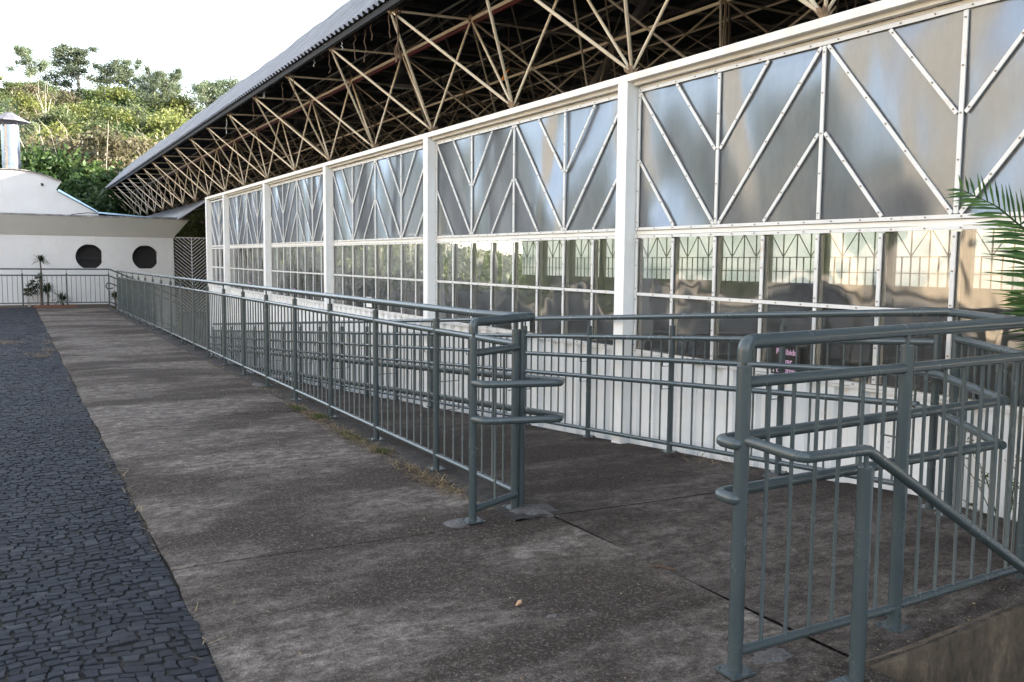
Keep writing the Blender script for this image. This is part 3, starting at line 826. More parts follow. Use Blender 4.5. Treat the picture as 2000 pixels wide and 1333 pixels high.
def place_bals(root, L):
    for b_ in L[:100]: baluster(root, *b_)
    if len(L) > 100:
        m = MB()
        for (x, y, a, c) in L[100:]: m.tube([(x, y, a), (x, y, c)], .0080, 6, False)
        tag(m.build('baluster', 'rail_paint', root, smooth=True), kind='stuff')
ZF = lambda x, y: 0.0
def bracket(root, x0, y, z, x1):
    """flat L bar from post to underside of the handrail"""
    m = MB(); m.beam((x0, y, z-.062), (x1, y, z-.062), .004, .016, Vector((0, 1, 0)))
    m.beam((x1, y, z-.064), (x1, y, z-.015), .004, .016, Vector((0, 1, 0)))
    m.build('bracket', 'rail_paint', root)

# (1) long railing beside the walkway, with its short return and the looped handrails
LX = 2.62
r1 = empty('walkway_railing', (LX, 4.5, 0), 'long blue-grey railing beside the walkway with looped handrails at its near end', 'railing')
py = [4.50]+[5.63+1.197*k for k in range(19)]
for y in py: stub_post(r1, LX, y, .008, 1.105, 1.17)
B1 = []
for a, c in zip(py[:-1], py[1:]): B1 += bars(r1, (LX, a, 0), (LX, c, 0), ZF, .115, 1.018, 8 if c-a > 1.15 else 7, 100)
stub_post(r1, 2.281, 4.40, 0, 1.075, 1.13)
stub_post(r1, 2.675, 4.52, -.01, 1.105, 1.17)
rail(r1, 'top_rail', [(2.281, 4.40, 1.10), (2.281, 4.40, 1.165), (2.72, 4.475, 1.182)], .0265, 16, .055)
rail(r1, 'top_rail', [(2.72, 4.475, 1.182), (2.66, 4.62, 1.180), (LX, 5.0, 1.176), (LX, py[-1], 1.19)], .025, 16, .03)
rail(r1, 'return_rail', [(2.281, 4.40, .985), (LX, 4.48, 1.0)], .022); rail(r1, 'return_rail', [(2.281, 4.40, .068), (LX, 4.48, .10)], .020)
baluster(r1, 2.45, 4.44, .09, .98)
place_bals(r1, B1)
for z in (.815, .605):
    pts = [(2.281, 4.39, z), (2.300, 4.30, z), (2.725, 4.175, z), (2.80, 4.26, z-.004), (2.80, 26.0, z-.07*21.8)]
    rail(r1, 'handrail', fillet(pts[:4], .04, 7)[:-1]+[Vector(pts[3]), Vector(pts[4])], .022, 14)
for y in [4.62]+py[1:14]:
    for z in (.815, .605): bracket(r1, LX+.02, y, ramp_z(3, y)+z-.005, 2.80)

# (2) railing along the wall side of the ramp
WX = 4.75
r2 = empty('ramp_railing', (WX, 3.18, 0), 'blue-grey railing with two handrails down the ramp against the white corrugated wall', 'railing')
py2 = [3.18+1.195*k for k in range(19)]
zg2 = lambda x, y: -.068*(y-4.45)+.005
for y in py2: stub_post(r2, WX, y, zg2(0, y) if y > 4 else .05, zg2(0, y)+1.07, zg2(0, y)+1.14)
B2 = []
for a, c in zip(py2[:-1], py2[1:]): B2 += bars(r2, (WX, a, 0), (WX, c, 0), zg2, .075, .965, 8, 100)
place_bals(r2, B2)
rail(r2, 'top_rail', [(WX, 3.10, zg2(0, 3.1)+1.145), (WX, py2[-1], zg2(0, py2[-1])+1.145)], .0235)
for z in (.795, .605):
    rail(r2, 'handrail', [(4.65, 3.22, zg2(0, 3.22)+z-.01), (4.65, py2[-1], zg2(0, py2[-1])+z)], .021)
    for y in py2: bracket(r2, WX-.02, y, zg2(0, y)+z, 4.65)
# section turning the corner, up to the front corner post
r3 = empty('corner_railing', (4.06, 2.24, 0), 'short slanting railing section linking the ramp railing to the front corner post', 'railing')
A3 = Vector((4.70, 3.03, 0)); Q3 = Vector((4.06, 2.24, 0))
zg3 = lambda x, y: .05
stub_post(r3, A3.x, A3.y, .05, 1.15, 1.225)
B3 = bars(r3, A3, Q3, zg3, .06, 1.04, 9, 100); place_bals(r3, B3)
rail(r3, 'top_rail', [(WX, 3.10, 1.236), (A3.x+.02, A3.y, 1.236), (4.09, 2.26, 1.245)], .0245)
for z in (.89, .68):
    rail(r3, 'handrail', [(4.65, 3.22, z-.01), (4.60, 3.06, z-.005), (3.955, 2.30, z)], .022, 14)

# (3) front railing across the landing edge
r4 = empty('front_railing', (2.268, 2.255, 0), 'front railing of thick blue-grey tube at the landing edge with a bent top rail', 'railing')
YF = 2.24
P4 = [(2.268, 2.262), (3.141, 2.235), (4.06, 2.235)]
for k, (x, y) in enumerate(P4):
    stub_post(r4, x, y, .0 if k < 2 else .03, 1.145 if k == 0 else 1.185, 1.235, .0275, True, 0)
zg4 = lambda x, y: 0.0+.01*(x-2.27)
B4 = bars(r4, (P4[0][0], P4[0][1], 0), (P4[1][0], P4[1][1], 0), zg4, .078, 1.082, 6, 100)+bars(r4, (P4[1][0], P4[1][1], 0), (P4[2][0], P4[2][1], 0), zg4, .085, 1.082, 6, 100)
place_bals(r4, B4)
rail(r4, 'top_rail', [(2.268, 2.262, 1.155), (2.268, 2.262, 1.228), (4.10, 2.235, 1.258)], .0275, 18, .06)
for z in (.862, .66):
    # handrail on the inner side with a small hook round the first post
    pts = [(2.268, 2.262, z-.004), (2.238, 2.266, z-.004), (2.234, 2.345, z-.002), (2.30, 2.345, z), (3.965, 2.325, z+.020)]
    rail(r4, 'handrail', fillet(pts, .036, 7), .022, 14)
    for x in (3.141,):
        m = MB(); m.beam((x, 2.25, z-.062), (x, 2.335, z-.062), .004, .016, Vector((1, 0, 0))); m.beam((x, 2.335, z-.064), (x, 2.335, z-.015), .004, .016, Vector((1, 0, 0)))
        m.build('bracket', 'rail_paint', r4)
# stair handrail outside
r5 = empty('stair_handrail', (2.607, 2.0, 0), 'sloping blue-grey stair handrail on its own thick post in front of the railing', 'handrail')
rail(r5, 'handrail', fillet([(2.275, 2.245, .872), (2.285, 2.00, .856), (2.60, 2.0, .852)], .05, 7)+[Vector((2.625, 2.0, .846)), Vector((2.65, 2.0, .832)), Vector((4.6, 2.0, -.325))], .0200, 16)
stub_post(r5, 2.612, 2.0, -.16, .792, .85, .0285, False)
stub_post(r5, 4.3, 2.0, -1.0, -.24, -.18, .0285, False)
m = MB().box(2.43, 2.60, 1.965, 2.035, -.002, .008); m.build('base_plate', 'rail_paint', r5)

# (4) fence before the white building
r6 = empty('yard_fence', (2.77, 31.4, 0), 'dark blue-grey fence across the far end of the yard before the white building', 'fence')
xs = [2.77-1.24*k for k in range(9)]
for x in xs: stub_post(r6, x, 31.4, -.01, 1.06, 1.19)
B6 = []
for a, c in zip(xs[:-1], xs[1:]): B6 += bars(r6, (a, 31.4, 0), (c, 31.4, 0), ZF, .12, 1.0, 8, 100)
place_bals(r6, B6)
rail(r6, 'top_rail', [(2.79, 31.4, 1.20), (xs[-1], 31.4, 1.20)], .025)
zs6 = lambda x, y: -.45*(x-2.77)
r7 = empty('stair_railing', (2.85, 31.4, 0), 'small railing going down steps at the far end behind the long railing', 'railing')
rail(r7, 'top_rail', [(2.80, 31.4, 1.20), (5.0, 31.4, .22)], .025); rail(r7, 'upper_rail', [(2.80, 31.4, .98), (5.0, 31.4, 0)], .022)
rail(r7, 'lower_rail', [(2.80, 31.4, .12), (5.0, 31.4, -.86)], .02)
for k in range(14): baluster(r7, 2.93+k*.14, 31.4, .12-.445*(.13+k*.14), .98-.445*(.13+k*.14))
stub_post(r7, 3.95, 31.4, -.6, .55, .68)
m = MB().tube(fillet([(3.30, 30.9, .50), (2.98, 30.9, .66), (2.70, 30.9, .78), (2.62, 30.9, .66), (2.70, 30.9, .56), (2.85, 30.9, .60)], .07, 5), .022, 10); m.build('handrail', 'rail_paint', r7, smooth=True)
stub_post(r7, 3.12, 30.9, 0, .52, .60)
tag(MB().box(2.76, 6, 31.0, 33.4, -1.7, -.9).build('lower_path', 'concrete_ramp'), kind='structure')

# cement footings under some posts
def patch(x, y, r, z, sx=1, sy=1, label=None, seed=0, h=.006):
    rr = random.Random(seed); n = 22; m = MB(); rad = [r*(.75+.45*rr.random()) for _ in range(n)]
    m.v.append((x, y, z+h))
    for k in range(n): a = 2*pi*k/n; m.v.append((x+cos(a)*rad[k]*.7*sx, y+sin(a)*rad[k]*.7*sy, z+h*.9))
    for k in range(n): a = 2*pi*k/n; m.v.append((x+cos(a)*rad[k]*sx, y+sin(a)*rad[k]*sy, z-.012))
    for k in range(n):
        q = (k+1) % n; m.f += [(0, 1+k, 1+q), (1+k, 1+n+k, 1+n+q, 1+q)]; m.m += [0, 0]
    o = m.build('cement_patch', 'cement_patch', smooth=True, angle=60, loc=(x, y, z)); tag(o, label, 'cement patch', 'cement patches at the post feet'); return o
patch(2.70, 4.42, .17, 0, 1, .8, 'pale lumpy cement patch round the paired posts at the railing end', 1, .02)
patch(2.20, 4.42, .10, 0, 1.2, .7, 'small pale cement patch at the outermost post of the railing return', 2, .008)
patch(2.50, 2.30, .085, 0, 1.3, .6, 'rough whitish cement smear right of the foot of the front bent post', 3, .006)
patch(4.70, 4.37, .09, .004, 1, .7, 'crumbly pale patch at a foot of the wall side railing', 4, .008)
patch(2.56, 8.05, .10, .006, .7, 1.2, 'broken pale cement bit on the kerb beside the green weed', 5, .015)
patch(2.56, 10.6, .12, .006, .7, 1.5, 'flat pale cement slab bit on the kerb far along the long railing', 6, .012)
patch(1.95, 3.02, .028, 0, 1.2, .8, 'tiny pale cement splash on the bare slab in front of the railing gap', 8, .003)

# ------------------------------------------------------------------ WHITE BUILDING
BY = 33.0
wb = empty('white_building', (0, BY, 0), 'low white plastered building with two round windows and a rounded gable', 'building')
def wall_with_holes():
    m = MB(); x0, x1, z0, z1 = -8.0, 5.04, -1.7, 2.30
    holes = [(2.335, 1.605, .43), (4.11, 1.60, .43)]
    # column strips: solid areas + grids around each hole
    cuts = [x0]
    for cx, cz, r in holes: cuts += [cx-.6, cx+.6]
    cuts.append(x1)
    for i in range(0, len(cuts)-1, 2): m.add([(cuts[i], BY, z0), (cuts[i+1], BY, z0), (cuts[i+1], BY, z1), (cuts[i], BY, z1)], [(0, 1, 2, 3)])
    for cx, cz, r in holes:
        n = 40; a0, a1 = cx-.6, cx+.6; b0, b1 = cz-.6, cz+.6
        m.add([(a0, BY, z0), (a1, BY, z0), (a1, BY, b0), (a0, BY, b0)], [(0, 1, 2, 3)]); m.add([(a0, BY, b1), (a1, BY, b1), (a1, BY, z1), (a0, BY, z1)], [(0, 1, 2, 3)])
        o = len(m.v)
        for k in range(n):
            t = 2*pi*k/n; c, s = cos(t), sin(t); q = .6/max(abs(c), abs(s))
            m.v += [(cx+c*q, BY, cz+s*q), (cx+c*r, BY, cz+s*r), (cx+c*r, BY+.13, cz+s*r)]
        for k in range(n):
            q = (k+1) % n; m.f += [(o+3*k, o+3*q, o+3*q+1, o+3*k+1), (o+3*k+1, o+3*q+1, o+3*q+2, o+3*k+2)]; m.m += [0, 0]
    m.add([(x1, BY, z0), (x1, BY+12, z0), (x1, BY+12, z1), (x1, BY, z1)], [(0, 1, 2, 3)])
    m.build('wall', 'plaster_white', wb)
    for cx, cz, r in holes:
        wn = MB(); 
        # inner wooden panel with a squarish opening shifted a little
        hx0, hx1, hz0, hz1 = cx-r-.1, cx+r*.90, cz-r*.90, cz+r*.93
        wn.box(cx+r*.90, cx+r+.1, BY+.13, BY+.16, cz-r-.1, cz+r+.1); wn.box(cx-r-.1, cx+r*.90, BY+.13, BY+.16, cz-r-.1, cz-r*.90); wn.box(cx-r-.1, cx+r*.90, BY+.13, BY+.16, cz+r*.94, cz+r+.1)
        wo = wn.build('window', 'plaster_white', wb)
        MB().box(cx-r-.1, cx+r+.1, BY+.22, BY+.24, cz-r-.1, cz+r+.1).build('pane', 'dark_pane', wo)
        if cx < 3: MB().box(cx-r, cx+r, BY+.17, BY+.2, cz-.09, cz-.01).build('crossbar', 'dark_steel', wo)
wall_with_holes()
m = MB()   # flared parapet
a = [(-8, BY-.002, 2.30), (5.042, BY-.002, 2.30), (5.50, BY-.6, 2.93), (-8, BY-.6, 2.93), (5.042, BY+12, 2.30), (5.50, BY+12, 2.93)]
m.add(a, [(0, 1, 2, 3), (1, 4, 5, 2)]); m.build('parapet', 'plaster_grey', wb)
m = MB(); m.box(-8, 5.52, BY-.62, BY-.30, 2.93, 2.985); m.box(5.25, 5.52, BY-.295, BY+12, 2.93, 2.985); m.box(-8, 5.3, BY-.29, BY+12, 2.90, 2.95)
m.build('coping', 'plaster_coping', wb)
# rounded gable
prof = [(-8.0, 2.95)]; R = 3.0; cxg, czg = .17, 1.42
g = []
for k in range(25):
    x = -1.3+k*(1.5+1.3)/24; g.append((x, czg+math.sqrt(max(0, R*R-(x-cxg)**2))))
g[-1] = (1.56, g[-1][1]); 
out = [(-1.25, 2.95)]+g+[(1.40, 3.82), (1.46, 3.76), (2.62, 3.10), (2.75, 2.95)]
m = MB(); n = len(out)
m.add([(x, BY+.05, z) for x, z in out]+[(x, BY+.25, z) for x, z in out], [tuple(range(n)), tuple(reversed(range(n, 2*n)))]+[(i, i+n, (i+1) % n+n, (i+1) % n) for i in range(n)])
m.box(-8, -1.2, BY+.05, BY+.25, 2.95, 4.1)
m.build('gable', 'plaster_white', wb)
m = MB()
for i in range(len(g)-1):
    (xa, za), (xb, zb) = g[i], g[i+1]; m.add([(xa, BY-.02, za+.002), (xb, BY-.02, zb+.002), (xb, BY+11, zb+.002), (xa, BY+11, za+.002), (xa, BY-.02, za+.03), (xb, BY-.02, zb+.03), (xb, BY+11, zb+.03), (xa, BY+11, za+.03)], [(0, 1, 5, 4), (4, 5, 6, 7)])
m.build('roof', 'plaster_coping', wb)
m = MB(); m.add([(1.44, BY-.02, 3.79), (2.62, BY-.02, 3.13), (2.64, BY-.02, 3.16), (1.48, BY-.02, 3.85), (1.44, BY+11, 3.79), (2.62, BY+11, 3.13), (2.64, BY+11, 3.16), (1.48, BY+11, 3.85)], [(0, 1, 2, 3), (3, 2, 6, 7), (0, 4, 5, 1)])
m.add([(2.62, BY-.05, 3.08), (4.4, BY-.05, 2.99), (4.4, BY-.05, 3.02), (2.62, BY-.05, 3.14), (2.62, BY+9, 3.18), (4.4, BY+9, 3.06)], [(0, 1, 2, 3), (3, 2, 5, 4)])
m.build('roof_flashing', 'sky_tint_flashing', wb)
MB().tube([(.98, BY-.03, 3.99), (1.0, BY-.1, 3.98), (1.0, BY-.12, 3.93)], .035, 8).build('security_camera', 'dark_steel', wb)
m = MB().tube([(1.8, BY-.5, 3.0), (2.3, BY-.5, 3.07), (2.8, BY-.45, 3.05), (3.0, BY-.45, 3.0)], .012, 6); m.build('cable', 'dark_steel', wb)
# chimney
ch = empty('chimney_pipe', (.14, BY+1.5, 4.2), 'wide shiny metal chimney pipe with a seam on the rounded roof', 'chimney')
m = MB().lathe([(.29, 4.0), (.285, 4.70), (.30, 4.705), (.30, 4.735), (.285, 4.74), (.275, 6.02)], (.14, BY+1.5, 0), 40); m.build('pipe', 'chimney_metal', ch, smooth=True, angle=50)
m = MB().lathe([(.001, 6.46), (.12, 6.44), (.36, 6.30), (.60, 6.17), (.605, 6.14), (.30, 6.20), (.001, 6.3)], (.14, BY+1.5, 0), 10); m.build('cap', 'cap_metal', ch)
m = MB()
for k in range(4): a = pi/4+k*pi/2; m.beam((.14+.27*cos(a), BY+1.5+.27*sin(a), 5.95), (.14+.36*cos(a), BY+1.5+.36*sin(a), 6.25), .04, .01, Vector((0, 0, 1)))
m.build('cap_bracket', 'cap_metal', ch)

# chevron screen between building and hall
m = MB(); SY = BY+.1; x0, xm, x1, zb_, zt_ = 5.06, 5.68, 6.36, -1.2, 2.31
for x in (x0, xm, x1): m.box(x-.012, x+.012, SY-.01, SY+.01, zb_, zt_)
m.box(x0, x1, SY-.012, SY+.012, zt_, zt_+.03)
z = zb_
while z < zt_+1:
    for s, xe in ((-1, x0), (1, x1)):
        L = abs(xe-xm); za, zb2 = z, z+L*.85; xa, xb = xm, xe
        if za < zt_:
            if zb2 > zt_: xb = xm+(xe-xm)*(zt_-za)/(zb2-za); zb2 = zt_
            m.beam((xa, SY, za), (xb, SY, zb2), .016, .02, Vector((0, 1, 0)))
    z += .125
tag(m.build('chevron_screen', 'screen_white', loc=(5.7, SY, -1.2)), 'pale open screen of slanting bars between the white building and the hall', 'screen')
# second low part of corrugated roof between building and hall
m = MB(); 
P0, P1, P2, P3 = Vector((5.50, 29.2, 3.46)), Vector((5.10, 32.2, 2.98)), Vector((4.75, 38, 3.24)), Vector((7.0, 37.5, 3.98))
n = 30
for i in range(n+1):
    for k, (a_, c_) in enumerate(((P0, P1), (P3, P2))):
        pass
for i in range(n+1):
    t = i/n; a_ = P0.lerp(P3, t); c_ = P1.lerp(P2, t); hh = .03*(i % 2)
    m.v += [tuple(a_+Vector((0, 0, hh))), tuple(c_+Vector((0, 0, hh)))]
for i in range(n): m.f.append((2*i, 2*i+1, 2*i+3, 2*i+2)); m.m.append(0)
m.beam(P0+Vector((0, 0, -.04)), P1+Vector((0, 0, -.04)), .06, .05, Vector((1, 0, 0)))
tag(m.build('canopy_roof', 'roof_sheet', loc=P1), 'small sloping grey corrugated canopy over the gap beside the white building', 'canopy')

# ------------------------------------------------------------------ PLANTS
def leaf_cloud(rs, centers, radii, n, size, flat=.8, aspect=.5):
    k = rs.randint(0, len(centers), n); c = np.array(centers)[k]; r = np.array(radii)[k]
    d = rs.normal(size=(n, 3)); d /= np.linalg.norm(d, axis=1)[:, None]
    rad = np.abs(rs.normal(0, .55, n))+.1
    p = c+d*(r*rad)[:, None]*np.array([1, 1, flat])
    u = rs.normal(size=(n, 3)); u /= np.linalg.norm(u, axis=1)[:, None]
    v = np.cross(u, rs.normal(size=(n, 3))); v /= np.linalg.norm(v, axis=1)[:, None]
    s = size*rs.uniform(.6, 1.3, n)[:, None]
    V = np.stack([p-u*s, p+v*s*aspect, p+u*s, p-v*s*aspect], 1)
    shade = rs.uniform(0, 1, len(centers))[k]
    tone = np.clip(.5*shade+.5*rs.uniform(0, 1, n), 0, 1)
    return V, tone
TREES = {}
def make_tree(kind, seed):
    rs = np.random.RandomState(seed); cen = []; rad = []; m = MB()
    if kind == 'euc':      # tall, bare stem, airy tufts
        H = 14; m.tube([(0, 0, -.5), (.1, 0, 5), (.25, .1, 9), (.2, .1, 12.5)], [.26, .20, .14, .06], 7)
        for k in range(52):
            t = rs.uniform(.36, 1.0); z = H*t; a = rs.uniform(0, 2*pi); L = (1.10-abs(t-.72)*2.1)*rs.uniform(.4, 3.2)
            p = (cos(a)*L, sin(a)*L, z+rs.uniform(-.3, .5)); m.tube([(.2*t, .1*t, z-1.2), (p[0]*.6, p[1]*.6, z-.35), p], [.05, .035, .012], 4, False)
            cen.append(p); rad.append(rs.uniform(.5, 1.5))
        V, T_ = leaf_cloud(rs, cen, rad, 22000, .12, .8, .4); mats = ('bark_pale', 'leaf_euc')
    elif kind == 'slim':
        H = 10; m.tube([(0, 0, -.5), (.15, 0, 4), (0, .1, 9)], [.13, .10, .04], 6)
        for k in range(18):
            t = rs.uniform(.4, 1.0); z = H*t; a = rs.uniform(0, 2*pi); L = rs.uniform(.2, 1.5)
            p = (cos(a)*L, sin(a)*L, z); cen.append(p); rad.append(rs.uniform(.5, 1.0)); m.tube([(0, 0, z-.7), p], [.03, .01], 4, False)
        V, T_ = leaf_cloud(rs, cen, rad, 9000, .12, .75, .4); mats = ('bark_pale', 'leaf_mid')
    elif kind in ('broad', 'brown', 'yellow'):
        H = 9; m.tube([(0, 0, -.5), (.1, 0, 2.5), (0, .2, 5)], [.30, .22, .12], 8)
        for k in range(34):
            a = rs.uniform(0, 2*pi); t = rs.uniform(0, 1); L = rs.uniform(.5, 4.0)*(1-.35*t); z = 2.6+t*6.0-.25*L
            p = (cos(a)*L, sin(a)*L, z); cen.append(p); rad.append(rs.uniform(.8, 1.5)); m.tube([(0, 0, min(z, 4)*.8), (p[0]*.5, p[1]*.5, z*.8), p], [.09, .06, .02], 5, False)
        if kind == 'brown':
            V, T_ = leaf_cloud(rs, cen, rad, 8500, .15, .7, .4); mats = ('bark_pale', 'leaf_brown')
            for k in range(34):
                a = rs.uniform(0, 2*pi); L = rs.uniform(.5, 3.6); z = rs.uniform(4.5, 8.8); p = Vector((cos(a)*L, sin(a)*L, z)); m.tube([p*.72, p, p+Vector((rs.uniform(-.4, .4), rs.uniform(-.4, .4), .5))], [.02, .014, .005], 4, False)
        elif kind == 'yellow': V, T_ = leaf_cloud(rs, cen, rad, 14000, .12, .75, .5); mats = ('bark_brown', 'leaf_yellow')
        else: V, T_ = leaf_cloud(rs, cen, rad, 10000, .17, .75, .5); mats = ('bark_brown', 'leaf_dark')
    elif kind == 'bare':
        m.tube([(0, 0, -.5), (.05, 0, 3), (0, .1, 6), (.1, 0, 8)], [.12, .10, .07, .03], 6)
        for k in range(14):
            z = rs.uniform(4, 8); a = rs.uniform(0, 2*pi); m.tube([(0, 0, z-.8), (cos(a)*.6, sin(a)*.6, z), (cos(a)*1.2, sin(a)*1.2, z+.8)], [.045, .03, .01], 5, False)
            cen.append((cos(a)*1.1, sin(a)*1.1, z+.6)); rad.append(.4)
        V, T_ = leaf_cloud(rs, cen, rad, 250, .13, .8, .4); mats = ('bark_pale', 'leaf_brown')
    me1 = bpy.data.meshes.new('trunk'); me1.from_pydata(m.v, [], m.f); me1.materials.append(MATS[mats[0]]); me1.polygons.foreach_set('use_smooth', [True]*len(me1.polygons))
    o = quads_mesh('crown', V, mats[1], T_); me2 = o.data; bpy.data.objects.remove(o)
    return me1, me2
def tree(kind, var, x, y, z, s, label, group=None, name=None, sz=None, rz=None):
    key = (kind, var)
    if key not in TREES: TREES[key] = make_tree(kind, 11+var*7+hash_(kind))
    a, c = TREES[key]
    o = bpy.data.objects.new(name or {'euc': 'tall_tree', 'slim': 'slim_tree', 'broad': 'broad_tree', 'brown': 'seeding_tree', 'yellow': 'bushy_tree', 'bare': 'bare_tree'}[kind], None)
    link(o); o.location = (x, y, z); o.rotation_euler = (0, 0, rng.uniform(0, 6.28) if rz is None else rz); o.scale = (s, s, sz or s); o.empty_display_size = .5
    tag(o, label, 'tree', group)
    link(bpy.data.objects.new('trunk', a), o); link(bpy.data.objects.new('crown', c), o)
    return o
def hash_(s): return sum(ord(c)*(i+1) for i, c in enumerate(s)) % 97
# position from bearing (pixel column -> X/Y slope) and distance
def at(px, Y):
    # horizontal bearing of pixel column px at horizon level
    d = _f*1694+_r2*(px-1000)-_u2*(500-666.5); return d.x/d.y*Y
def ztop(py, px, Y):
    d = _f*1694+_r2*(px-1000)-_u2*(py-666.5); return 1.5+d.z/d.y*Y
def gz(x, y): return -1.62+hill_h(x, y)
def put(kind, var, px, Y, py, label, group=None, base=None, wide=1.0):
    """tree whose top stands at height seen at row py; H of templates"""
    H = {'euc': 15.0, 'slim': 10.9, 'broad': 9.6, 'brown': 9.6, 'yellow': 9.6, 'bare': 9.0}[kind]
    x = at(px, Y); z0 = gz(x, Y) if base is None else base; h = ztop(py, px, Y)-z0; h = max(h, 2.5); s = h/H
    tree(kind, var, x, Y, z0, s*wide, label, group, sz=s)
# skyline
put('euc', 0, 70, 105, 82, 'tall airy tree standing alone at the left of the skyline')
put('euc', 1, 160, 112, 74, 'tallest, widest airy tree on the skyline above the white building', wide=1.35)
put('euc', 2, 262, 108, 108, 'airy skyline tree with a slender bluish crown beside the widest one')
put('euc', 3, 222, 108, 112, 'skyline tree with a small rounded tuft right of the widest crown')
put('euc', 1, 345, 105, 122, 'skyline tree with a flat tufted crown left of the two trees over the roof', wide=1.1)
put('euc', 2, 308, 103, 128, 'thin skyline tree of loose tufts showing sky between them', wide=.8)
put('euc', 3, 418, 98, 146, 'rounded blue-green tree rising just clear of the hall roof', wide=1.2)
put('euc', 0, 462, 98, 146, 'blue-green tree half hidden by the upper edge of the hall roof', wide=1.1)
put('bare', 0, 22, 70, 205, 'pale leafless forked tree above the chimney cap')
put('bare', 1, 100, 74, 150, 'thin pale bare trunk among the trees right of the chimney', wide=.5)
put('brown', 0, 190, 52, 218, 'broad brownish seeding tree in front of the wooded slope', wide=1.15)
put('brown', 1, 262, 54, 236, 'brownish seeding tree with forked branches right of the broad one')
put('broad', 0, 95, 48, 265, 'dense dark green tree directly beside the metal chimney', wide=1.0)
put('broad', 1, 165, 47, 300, 'dark glossy tree low behind the rounded gable', wide=1.1)
put('broad', 2, 245, 47, 308, 'dark green tree rising just left of the hall roof edge', wide=1.0)
put('yellow', 0, 345, 75, 186, 'rounded olive green tree high on the slope beside the hall roof', wide=1.05)
put('yellow', 1, 310, 58, 250, 'bright yellow-green tree touching the hall roof edge', wide=1.1)
put('yellow', 2, 150, 43, 350, 'low bright bush filling the gap behind the gable', wide=.9)
rg = random.Random(5)
def slope_label(kd, Y, px):
    a = {'slim': 'slim pale-stemmed tree', 'yellow': 'yellow-green bushy tree', 'broad': 'dark green tree', 'euc': 'airy grey-green tree', 'brown': 'brownish tree'}[kd]
    b_ = {100: 'on the crest', 90: 'just under the crest', 80: 'halfway up the slope', 70: 'low on the slope', 60: 'at the foot of the slope'}[Y]
    c_ = 'over the chimney' if px < 40 else 'over the rounded gable' if px < 110 else 'over the gable end' if px < 190 else 'over the round windows' if px < 290 else 'beside the hall roof' if px < 380 else 'behind the hall roof'
    return a+' '+b_+' '+c_
kinds = ['slim', 'yellow', 'slim', 'broad', 'euc', 'slim', 'yellow', 'brown']
K = {'slim': 'slim pale-stemmed tree of the mixed wood on the slope', 'yellow': 'yellow-green tree of the mixed wood on the slope', 'broad': 'dark green tree of the mixed wood on the slope',
     'euc': 'airy grey-green tree of the mixed wood on the slope', 'brown': 'brownish tree of the mixed wood on the slope'}
n = 0
for Y, pys, step in ((100, (138, 168), 27), (90, (150, 188), 30), (80, (165, 205), 32), (70, (185, 225), 36), (60, (215, 260), 44)):
    px = -30+rg.uniform(0, 20)
    while px < 480:
        py = rg.uniform(*pys)+max(0, px-120)*.17
        kd = kinds[n % len(kinds)]; n += 1
        put(kd, rg.randint(0, 2), px, Y+rg.uniform(-4, 4), py, slope_label(kd, Y, px), 'trees of the wooded slope', wide=rg.uniform(.95, 1.35))
        px += step*rg.uniform(.7, 1.3)
for px, Y, py in ((215, 42, 352), (300, 46, 350), (372, 44, 360), (395, 40, 400)):
    put('yellow' if px > 340 else 'broad', 1, px, Y, py, {215: 'dark tree seen low between the gable and the hall roof', 300: 'dark tree seen through the lowest roof tubes', 372: 'sunny tree seen through the tubes above the small canopy', 395: 'leafy tree seen behind the pale slanted-bar screen'}[px])
# undergrowth on the slope
rs = np.random.RandomState(4); N = 70000
X = rs.uniform(-14, 60, N); Yy = rs.uniform(44, 125, N); cl = np.sin(X*.9)+np.sin(Yy*.8+X*.4)+rs.uniform(-1, 1, N)
Z = np.array([gz(a, c) for a, c in zip(X, Yy)])+rs.uniform(0, 1.5, N)*(.6+.4*np.sin(X*1.3+Yy*.7))
p = np.stack([X, Yy, Z], 1); u = rs.normal(size=(N, 3)); u /= np.linalg.norm(u, axis=1)[:, None]
v = np.cross(u, rs.normal(size=(N, 3))); v /= np.linalg.norm(v, axis=1)[:, None]; s = rs.uniform(.12, .34, N)[:, None]
ug = quads_mesh('undergrowth', np.stack([p-u*s, p+v*s*.6, p+u*s, p-v*s*.6], 1), 'leaf_mid', np.clip(cl*.25+.5, 0, 1))
tag(ug, 'mixed green undergrowth covering the wooded slope', 'undergrowth', kind='stuff')
# wood across the yard, seen only mirrored in the panes
rs = np.random.RandomState(9); cen = []; rad = []
for k in range(260):
    yy = rs.uniform(-30, 75); xx = rs.uniform(-60, -43); hh = rs.uniform(6.0, 14)+3.5*sin(yy*.25)
    cen.append((xx, yy, rs.uniform(.2, 1)*hh)); rad.append(rs.uniform(1.6, 3.2))
V, T_ = leaf_cloud(rs, cen, rad, 60000, .38, .8, .5)
tag(quads_mesh('woodland', V, 'leaf_mid', T_), 'belt of sunny trees across the yard, mirrored in the glazing', 'woodland', kind='stuff')

nb = empty('neighbour_building', (-30, 8, -1.6), 'tall cream building across the yard, mirrored in the nearest glazed bays', 'building')
m = MB()
m.box(-38, -27, 2, 27.5, -1.6, 14); m.build('wall', 'plaster_cream', nb)
m = MB()
for fl in range(4):
    for k in range(7): m.box(-26.99, -26.95, 4.2+k*3.3, 5.8+k*3.3, 1.2+fl*3.4, 2.7+fl*3.4)
m.build('window', 'dark_pane', nb)
MB().box(-38.3, -26.6, 1.7, 27.8, 14.01, 14.3).build('roof', 'plaster_coping', nb)
